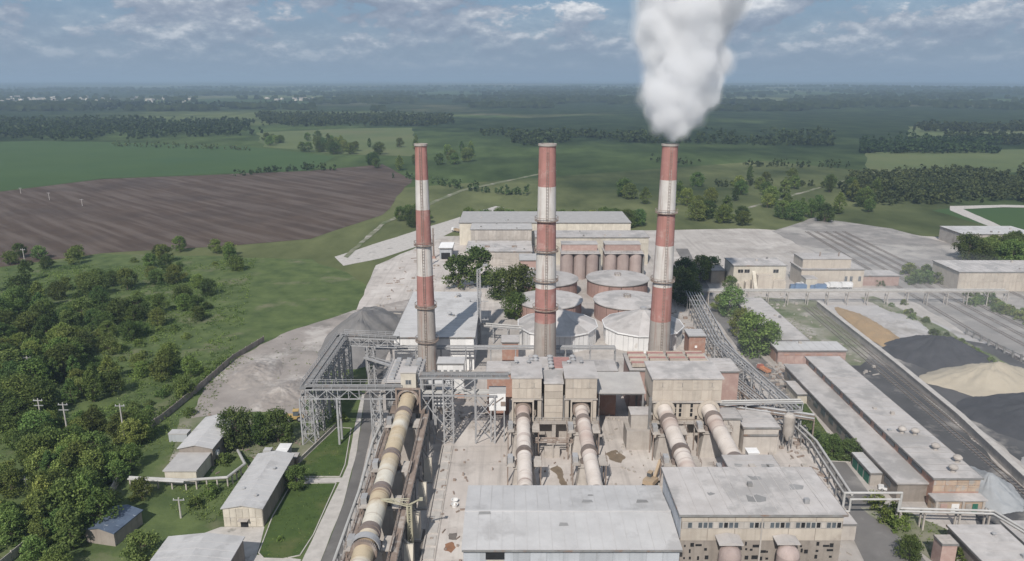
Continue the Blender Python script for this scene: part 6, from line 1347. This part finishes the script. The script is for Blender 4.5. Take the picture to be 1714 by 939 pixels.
RS = {'bush': 'bush in the scrub strip along the railway tracks on the right', 'round': 'green tree in the clump beyond the railway shed on the right', 'dark': 'dark tree in the clump beyond the railway shed on the right'}
RG = {'bush': 'trackside bushes', 'round': 'green trees beyond the railway shed', 'dark': 'dark trees beyond the railway shed'}
for i in range(26):
    s = i / 25; u = 1500 + 200 * s + tr.uniform(-10, 10); v = 512 + 128 * s + tr.uniform(-8, 8); p = P(u, v); tree(p.x, p.y, 'bush', tr.uniform(.5, .95), RS['bush'], RG['bush'])
for i in range(22):
    s = i / 21; u = 1625 + 100 * s + tr.uniform(-12, 12); v = 500 + 45 * s + tr.uniform(-9, 9); p = P(u, v); tree(p.x, p.y, 'bush', tr.uniform(.8, 1.5), RS['bush'], RG['bush'])
scatter(1680, 435, 65, 12, 16, ['round', 'dark'], 1.0, 1.5, 7, RS, RG)
scatter(1545, 468, 45, 12, 12, ['bush'], 1.2, 1.9, 5, RS, RG)
BK = {'round': 'green tree in the row behind the far long hall', 'dark': 'dark tree in the row behind the far long hall'}; BG = {'round': 'green trees behind the far hall', 'dark': 'dark trees behind the far hall'}
for i in range(26): tree(-30 + i * 4.6 + tr.uniform(-2, 2), 484 + tr.uniform(-6, 14), tr.choice(('round', 'dark')), tr.uniform(.8, 1.25), *(lambda k: (BK[k], BG[k]))('round')) if False else None
for i in range(26):
    k = ('round', 'dark')[i % 2]; tree(-30 + i * 4.6 + tr.uniform(-2, 2), 484 + tr.uniform(-6, 14), k, tr.uniform(.8, 1.25), BK[k], BG[k])
scatter(690, 372, 26, 10, 9, ['round', 'dark'], .8, 1.1, 6, {'round': 'green tree by the curved back road', 'dark': 'dark tree by the curved back road'}, {'round': 'green trees by the back road', 'dark': 'dark trees by the back road'})
FF = {'round': 'round tree standing in the far pale meadow', 'dark': 'dark tree standing in the far pale meadow', 'tall': 'slender tree standing in the far pale meadow'}; FG = {k: v.replace('tree standing', 'trees') for k, v in FF.items()}
scatter(552, 250, 30, 9, 16, ['round', 'dark', 'tall'], 1.2, 1.7, 9, FF, FG)
scatter(458, 240, 14, 5, 5, ['round', 'dark'], 1.2, 1.6, 9, FF, FG)
for u, v in ((506, 254), (517, 254), (515, 236), (532, 232)): tpx(u, v, 'round', 1.35, FF['round'], FG['round'])
scatter(690, 262, 110, 24, 20, ['round', 'dark', 'tall'], 1.1, 1.6, 10, FF, FG)
scatter(1250, 340, 220, 40, 46, ['round', 'dark', 'tall'], 1.0, 1.5, 9, {k: v.replace('far pale meadow', 'open ground beyond the plant') for k, v in FF.items()}, {k: v.replace('far pale meadow', 'open ground beyond the plant') for k, v in FG.items()})
# undergrowth and thickets nobody could count
b = MB(); r = hs(61); n_ = 0
wood = [P(u, v) for u, v in ((-40, 455), (430, 425), (395, 600), (300, 700), (225, 760), (170, 850), (60, 939), (-60, 960))]
while n_ < 3400:
    x = r.uniform(-330, -60); y = r.uniform(125, 395)
    if not inside(x, y, wood): continue
    d = noise.noise(Vector((x / 22, y / 22, 9)))
    if r.random() > .55 + d * 1.3: continue
    s = r.uniform(.4, 1.0) if r.random() < .6 else r.uniform(1.0, 2.3); leaves(b, r, (x, y, s * .35), s * 1.2, int(12 + 10 * s), .5, .55); n_ += 1
tag(b.build('undergrowth', M['leafA']), kind='stuff')
b = MB(); r = hs(62)
for a, c in (((-98.5, 245), (-101.5, 182)), ((-101, 183), (-95, 160)), ((-104, 140), (-105, 110))):
    for i in range(int(math.dist(a, c) * 2.2)):
        p = Vector(a).lerp(Vector(c), r.random()); leaves(b, r, (p.x - r.uniform(.2, 3.5), p.y, r.uniform(.3, 1.6)), r.uniform(.7, 1.3), 20, .5, .8)
tag(b.build('fence_thicket', M['leafA']), kind='stuff')
b = MB(); r = hs(63)
def tufts(poly, n, s0, s1):
    xs = [p[0] for p in poly]; ys = [p[1] for p in poly]; k = 0
    while k < n:
        x, y = r.uniform(min(xs), max(xs)), r.uniform(min(ys), max(ys))
        if not inside(x, y, poly): continue
        k += 1; s = r.uniform(s0, s1); leaves(b, r, (x, y, s * .3), s, 7, .34, .6)
tufts(px([(285, 850), (300, 805), (345, 805), (420, 790), (372, 865), (345, 880)]), 260, .4, .9)
tufts(px([(380, 770), (470, 770), (480, 740), (420, 745)]), 120, .3, .7); tufts(lw2, 160, .12, .25); tufts(lw1, 200, .12, .25); tufts(lw3, 260, .3, .8)
tufts(px([(1440, 850), (1500, 848), (1600, 895), (1560, 939), (1500, 895)]), 140, .3, .7); tufts(px([(1262, 497), (1285, 497), (1420, 600), (1350, 575)]), 160, .2, .6)
tufts(px([(1560, 560), (1440, 498), (1560, 540), (1714, 625), (1714, 655)]), 200, .3, .8); tufts(px([(225, 745), (270, 700), (330, 720), (290, 780)]), 160, .3, .9)
tufts(px([(320, 700), (345, 640), (402, 596), (430, 600), (370, 650), (350, 700)]), 200, .3, .9); tufts(px([(400, 690), (520, 690), (560, 570), (470, 560)]), 90, .2, .6)
tag(b.build('rough_grass', M['leafC']), kind='stuff')
# far woods
def forest(name, poly, n, h0, h1, q, s, m, seed, gap=.0):
    poly = densify(poly, 90, 22, seed); b = MB(); r = hs(seed); xs = [p[0] for p in poly]; ys = [p[1] for p in poly]; k = 0; tries = 0
    while k < n and tries < n * 20:
        tries += 1; x, y = r.uniform(min(xs), max(xs)), r.uniform(min(ys), max(ys))
        if not inside(x, y, poly): continue
        if gap and noise.noise(Vector((x / 90, y / 90, seed))) < gap - .5: continue
        k += 1; h = r.uniform(h0, h1) * (.8 + .35 * noise.noise(Vector((x / 45, y / 45, seed + 3)))) * (1.0 if r.random() > .12 else r.uniform(.45, .8)); wd = h * r.uniform(.22, .32); z0 = 0
        wd *= 1.25; cl = []
        for _ in range(max(2, q // 7)):
            t_ = r.random(); rr = wd * .75 * max(.1, 1 - (2 * t_ - .8) ** 2 / 1.6) ** .5 * math.sqrt(r.random()); a = r.uniform(0, 6.283); cl.append((x + rr * math.cos(a), y + rr * math.sin(a), h * (.18 + .75 * t_)))
        for i_ in range(q):
            c0 = cl[i_ % len(cl)]; d = Vector((r.gauss(0, 1), r.gauss(0, 1), r.gauss(0, 1))).normalized(); c = Vector(c0) + d * wd * .38 * r.uniform(.6, 1)
            nn = (d + Vector((r.gauss(0, .3), r.gauss(0, .3), .4 + r.gauss(0, .3)))).normalized()
            e = nn.orthogonal().normalized(); f = nn.cross(e); kk = s * r.uniform(.6, 1.25)
            b.add([c - e * kk * .5, c + f * kk * .45, c + e * kk * .5, c - f * kk * .45], [(0, 1, 2, 3)])
    return tag(b.build(name, M[m]), kind='stuff')
forest('far_forest', px([(-80, 238), (190, 236), (430, 228), (430, 208), (200, 203), (-80, 206)]), 2300, 12, 22, 18, 4.2, 'leafF', 71, .2)
forest('far_forest', [(-2200, 2350), (-1150, 2350), (-700, 2900), (-2000, 3000)], 1300, 15, 22, 9, 8, 'leafF', 72)
forest('far_forest', px([(430, 213), (600, 211), (760, 212), (760, 196), (430, 194)]), 1500, 14, 20, 12, 5.5, 'leafF', 73, .35)
forest('forest_belt', px([(1430, 345), (1610, 342), (1690, 336), (1820, 352), (1820, 292), (1600, 290), (1430, 296)]), 1100, 8, 15, 63, 1.9, 'leafR', 74, .18)
forest('far_forest', px([(1440, 257), (1682, 257), (1682, 240), (1440, 240)]), 800, 11, 19, 22, 3.4, 'leafF', 75, .25)
forest('far_forest', px([(1580, 231), (1820, 236), (1820, 243), (1690, 243), (1580, 234)]), 500, 12, 17, 14, 4, 'leafF', 76)
forest('far_forest', px([(1530, 221), (1720, 220), (1720, 214), (1530, 214)]), 500, 13, 18, 10, 5.5, 'leafF', 77, .4)
for i_, hp in enumerate(([(395, 292), (520, 281), (700, 300), (700, 303), (520, 285), (395, 296)], [(700, 300), (820, 322), (1020, 330), (1020, 333), (820, 326), (700, 304)], [(1000, 262), (1200, 275), (1440, 280), (1440, 283), (1200, 279), (1000, 266)], [(190, 243), (420, 250), (420, 253), (190, 246)], [(1120, 312), (1300, 306), (1440, 316), (1440, 320), (1300, 310), (1120, 316)])):
    forest('hedgerow', px(hp), 70, 4, 11, 28, 1.9, 'leafR', 90 + i_, .3)
for i_, tp in enumerate(([(575, 430), (640, 372), (770, 318), (930, 285), (933, 286), (775, 320), (646, 374), (582, 432)], [(1215, 368), (1240, 350), (1420, 300), (1423, 301), (1246, 352), (1222, 369)])):
    sheet('dirt_track', px(tp), .2, M['scrub'], 9, .5, 40 + i_)
forest('far_forest', px([(800, 245), (1000, 240), (1400, 245), (1400, 225), (800, 225)]), 900, 13, 18, 16, 4.5, 'leafF', 78, .45)
b = MB(); r = hs(79); k = 0; tries = 0
while k < 5200 and tries < 60000:
    tries += 1; y = 2300 * math.exp(r.uniform(0, 1.25)); x = r.uniform(-.78, .78) * y
    if noise.noise(Vector((x / 700 + 5, y / 420, 2))) + .5 * noise.noise(Vector((x / 190, y / 150, 7))) < .12: continue
    z = hill(x, y); u_, v_ = U(x, y, z)
    if 160 < v_ < 177 and u_ < 560 and r.random() < .8: continue
    k += 1; h = r.uniform(13, 20)
    for _ in range(5):
        a = r.uniform(0, 6.283); c = Vector((x + 6 * math.cos(a), y + 6 * math.sin(a), z + h * r.uniform(.3, .9))); w_ = r.uniform(7, 13)
        b.add([c + Vector((-w_, r.uniform(-3, 3), -h * .35)), c + Vector((w_, r.uniform(-3, 3), -h * .35)), c + Vector((w_ * .7, 3, h * .25)), c + Vector((-w_ * .7, 3, h * .3))], [(0, 1, 2, 3)])
tag(b.build('distant_woods', M['leafF']), kind='stuff')
# far village
hm = MB().box(-6, -5, 0, 6, 5, 5).prof([(-5.6, 5.0), (5.6, 5.0), (0, 8.5)], -6.4, 6.4).mesh('village_house', M['cream']); hm2 = MB().box(-12, -6, 0, 12, 6, 7).box(-12.5, -6.5, 7, 12.5, 6.5, 7.6).mesh('village_house', M['conc'])
r = hs(83)
for i in range(70):
    u = r.choice((r.uniform(80, 180), r.uniform(180, 330), r.uniform(1, 80))); v = 168 + r.gauss(0, 2.2); p = P(u, v)
    s_ = 1.15; o = obj('village_house', r.choice((hm, hm, hm2)), None, (p.x, p.y, hill(p.x, p.y) + .5), None, r.uniform(0, 3)); o.scale = (s_, s_, s_); tag(o, 'tiny pale house of the far village below the horizon on the left', 'house', 'houses of the far village')
for i in range(16):
    u = r.uniform(440, 540); v = 169 + r.gauss(0, 1.3); p = P(u, v)
    tag(obj('village_house', r.choice((hm, hm2)), None, (p.x, p.y, hill(p.x, p.y) + .5), None, r.uniform(0, 3)), 'tiny pale house of the second far village, above the pale meadow', 'house', 'houses of the second far village')

# ------------------------------------------------------------------ smoke and air
def plume():
    prof = [(78.6, 0, 1.9), (81, .3, 3.4), (83, .6, 5.2), (86, 1.3, 7.6), (90, 2.0, 8.8), (94, 2.6, 9.2), (98, 3.0, 8.9), (102, 3.6, 9.6), (106, 4.6, 11.0), (111, 5.2, 12.4), (116, 5.4, 13.2), (121, 6.6, 13.6), (126, 8, 14), (131, 9.5, 14)]
    r = hs(5); balls = []
    for z, dx, q in prof:
        balls.append((dx, (z - 76) * .12, z, q * .95))
        for _ in range(int(6 + q * 1.0)):
            a = r.uniform(0, 6.283); rr = q * r.uniform(.55, 1.0); balls.append((dx + rr * math.cos(a), (z - 76) * .12 + rr * math.sin(a), z + r.uniform(-2.4, 2.4), min(q * r.uniform(.30, .66), 6.5)))
    for _ in range(5): balls.append((13.5 + r.uniform(-2, 2), 4 + r.uniform(-3, 3), 100 + r.uniform(-2, 4), r.uniform(3.5, 5)))
    top = None
    for name, thr, dens in (('smoke_plume', .62, .19), ('smoke_billow', .30, .07), ('smoke_fringe', .09, .03), ('smoke_wisp', .022, .014)):
        mb = bpy.data.metaballs.new('plume_tmp'); mb.resolution = 1.0; mb.render_resolution = 1.0; mb.threshold = thr
        o = bpy.data.objects.new('plume_tmp', mb); col.objects.link(o)
        for x, y, z, q in balls: e = mb.elements.new(); e.co = (x, y, z); e.radius = q * 1.22; e.stiffness = 1.4
        bpy.context.view_layer.update(); dg = bpy.context.evaluated_depsgraph_get(); me = bpy.data.meshes.new_from_object(o.evaluated_get(dg)); bpy.data.objects.remove(o); bpy.data.metaballs.remove(mb)
        for v in me.vertices:
            c = v.co; k = min(1, max(0, (c.z - 78) / 9)); v.co = c + v.normal * ((noise.fractal(c * .17, 1.0, 2.1, 4) * 1.9 + noise.noise(c * .55) * .5) * k * min(1.0, .55 + dens * 4))
        me.name = name; me.materials.clear()
        m = bpy.data.materials.new('white_smoke'); m.use_nodes = True; n = m.node_tree.nodes; n.clear(); ou = n.new('ShaderNodeOutputMaterial'); pv = n.new('ShaderNodeVolumePrincipled')
        pv.inputs['Color'].default_value = (.955, .955, .96, 1); pv.inputs['Density'].default_value = dens; pv.inputs['Anisotropy'].default_value = .0; m.node_tree.links.new(pv.outputs[0], ou.inputs['Volume']); me.materials.append(m)
        if top is None: top = tag(obj(name, me, None, (46.8, 222, 0)), 'thick white smoke plume rising from the right-hand chimney', 'smoke')
        else: obj(name, me, top)
plume()
def haze():
    b = MB().box(-50000, -1500, -75, 50000, 50000, 165); m = bpy.data.materials.new('thin_air_haze'); m.use_nodes = True; n = m.node_tree.nodes; n.clear()
    ou = n.new('ShaderNodeOutputMaterial'); pv = n.new('ShaderNodeVolumePrincipled'); pv.inputs['Color'].default_value = (.50, .64, .82, 1); pv.inputs['Density'].default_value = 1.4e-4; pv.inputs['Anisotropy'].default_value = .1
    m.node_tree.links.new(pv.outputs[0], ou.inputs['Volume']); tag(b.build('haze', m), kind='stuff')
def veil(name, c, rad, dens, colr, lb):
    b = MB(); b.ball((0, 0, 0), 1.0, 40, 20); b.v = [(v[0] * rad[0], v[1] * rad[1], v[2] * rad[2]) for v in b.v]
    m = bpy.data.materials.new(name); m.use_nodes = True; n = m.node_tree.nodes; n.clear(); ou = n.new('ShaderNodeOutputMaterial'); pv = n.new('ShaderNodeVolumePrincipled')
    pv.inputs['Color'].default_value = (*colr, 1); pv.inputs['Density'].default_value = dens; m.node_tree.links.new(pv.outputs[0], ou.inputs['Volume'])
    tag(b.build(name, m, None, c), lb, None, None, 'stuff')
haze()
veil('dust_veil', (150, 225, 4), (85, 120, 32), .0011, (.86, .88, .9), 'thin veil of pale dust hanging over the coal ground')
for o in list(bpy.data.objects):
    for k in ('_a', '_d'):
        if k in o: del o[k]
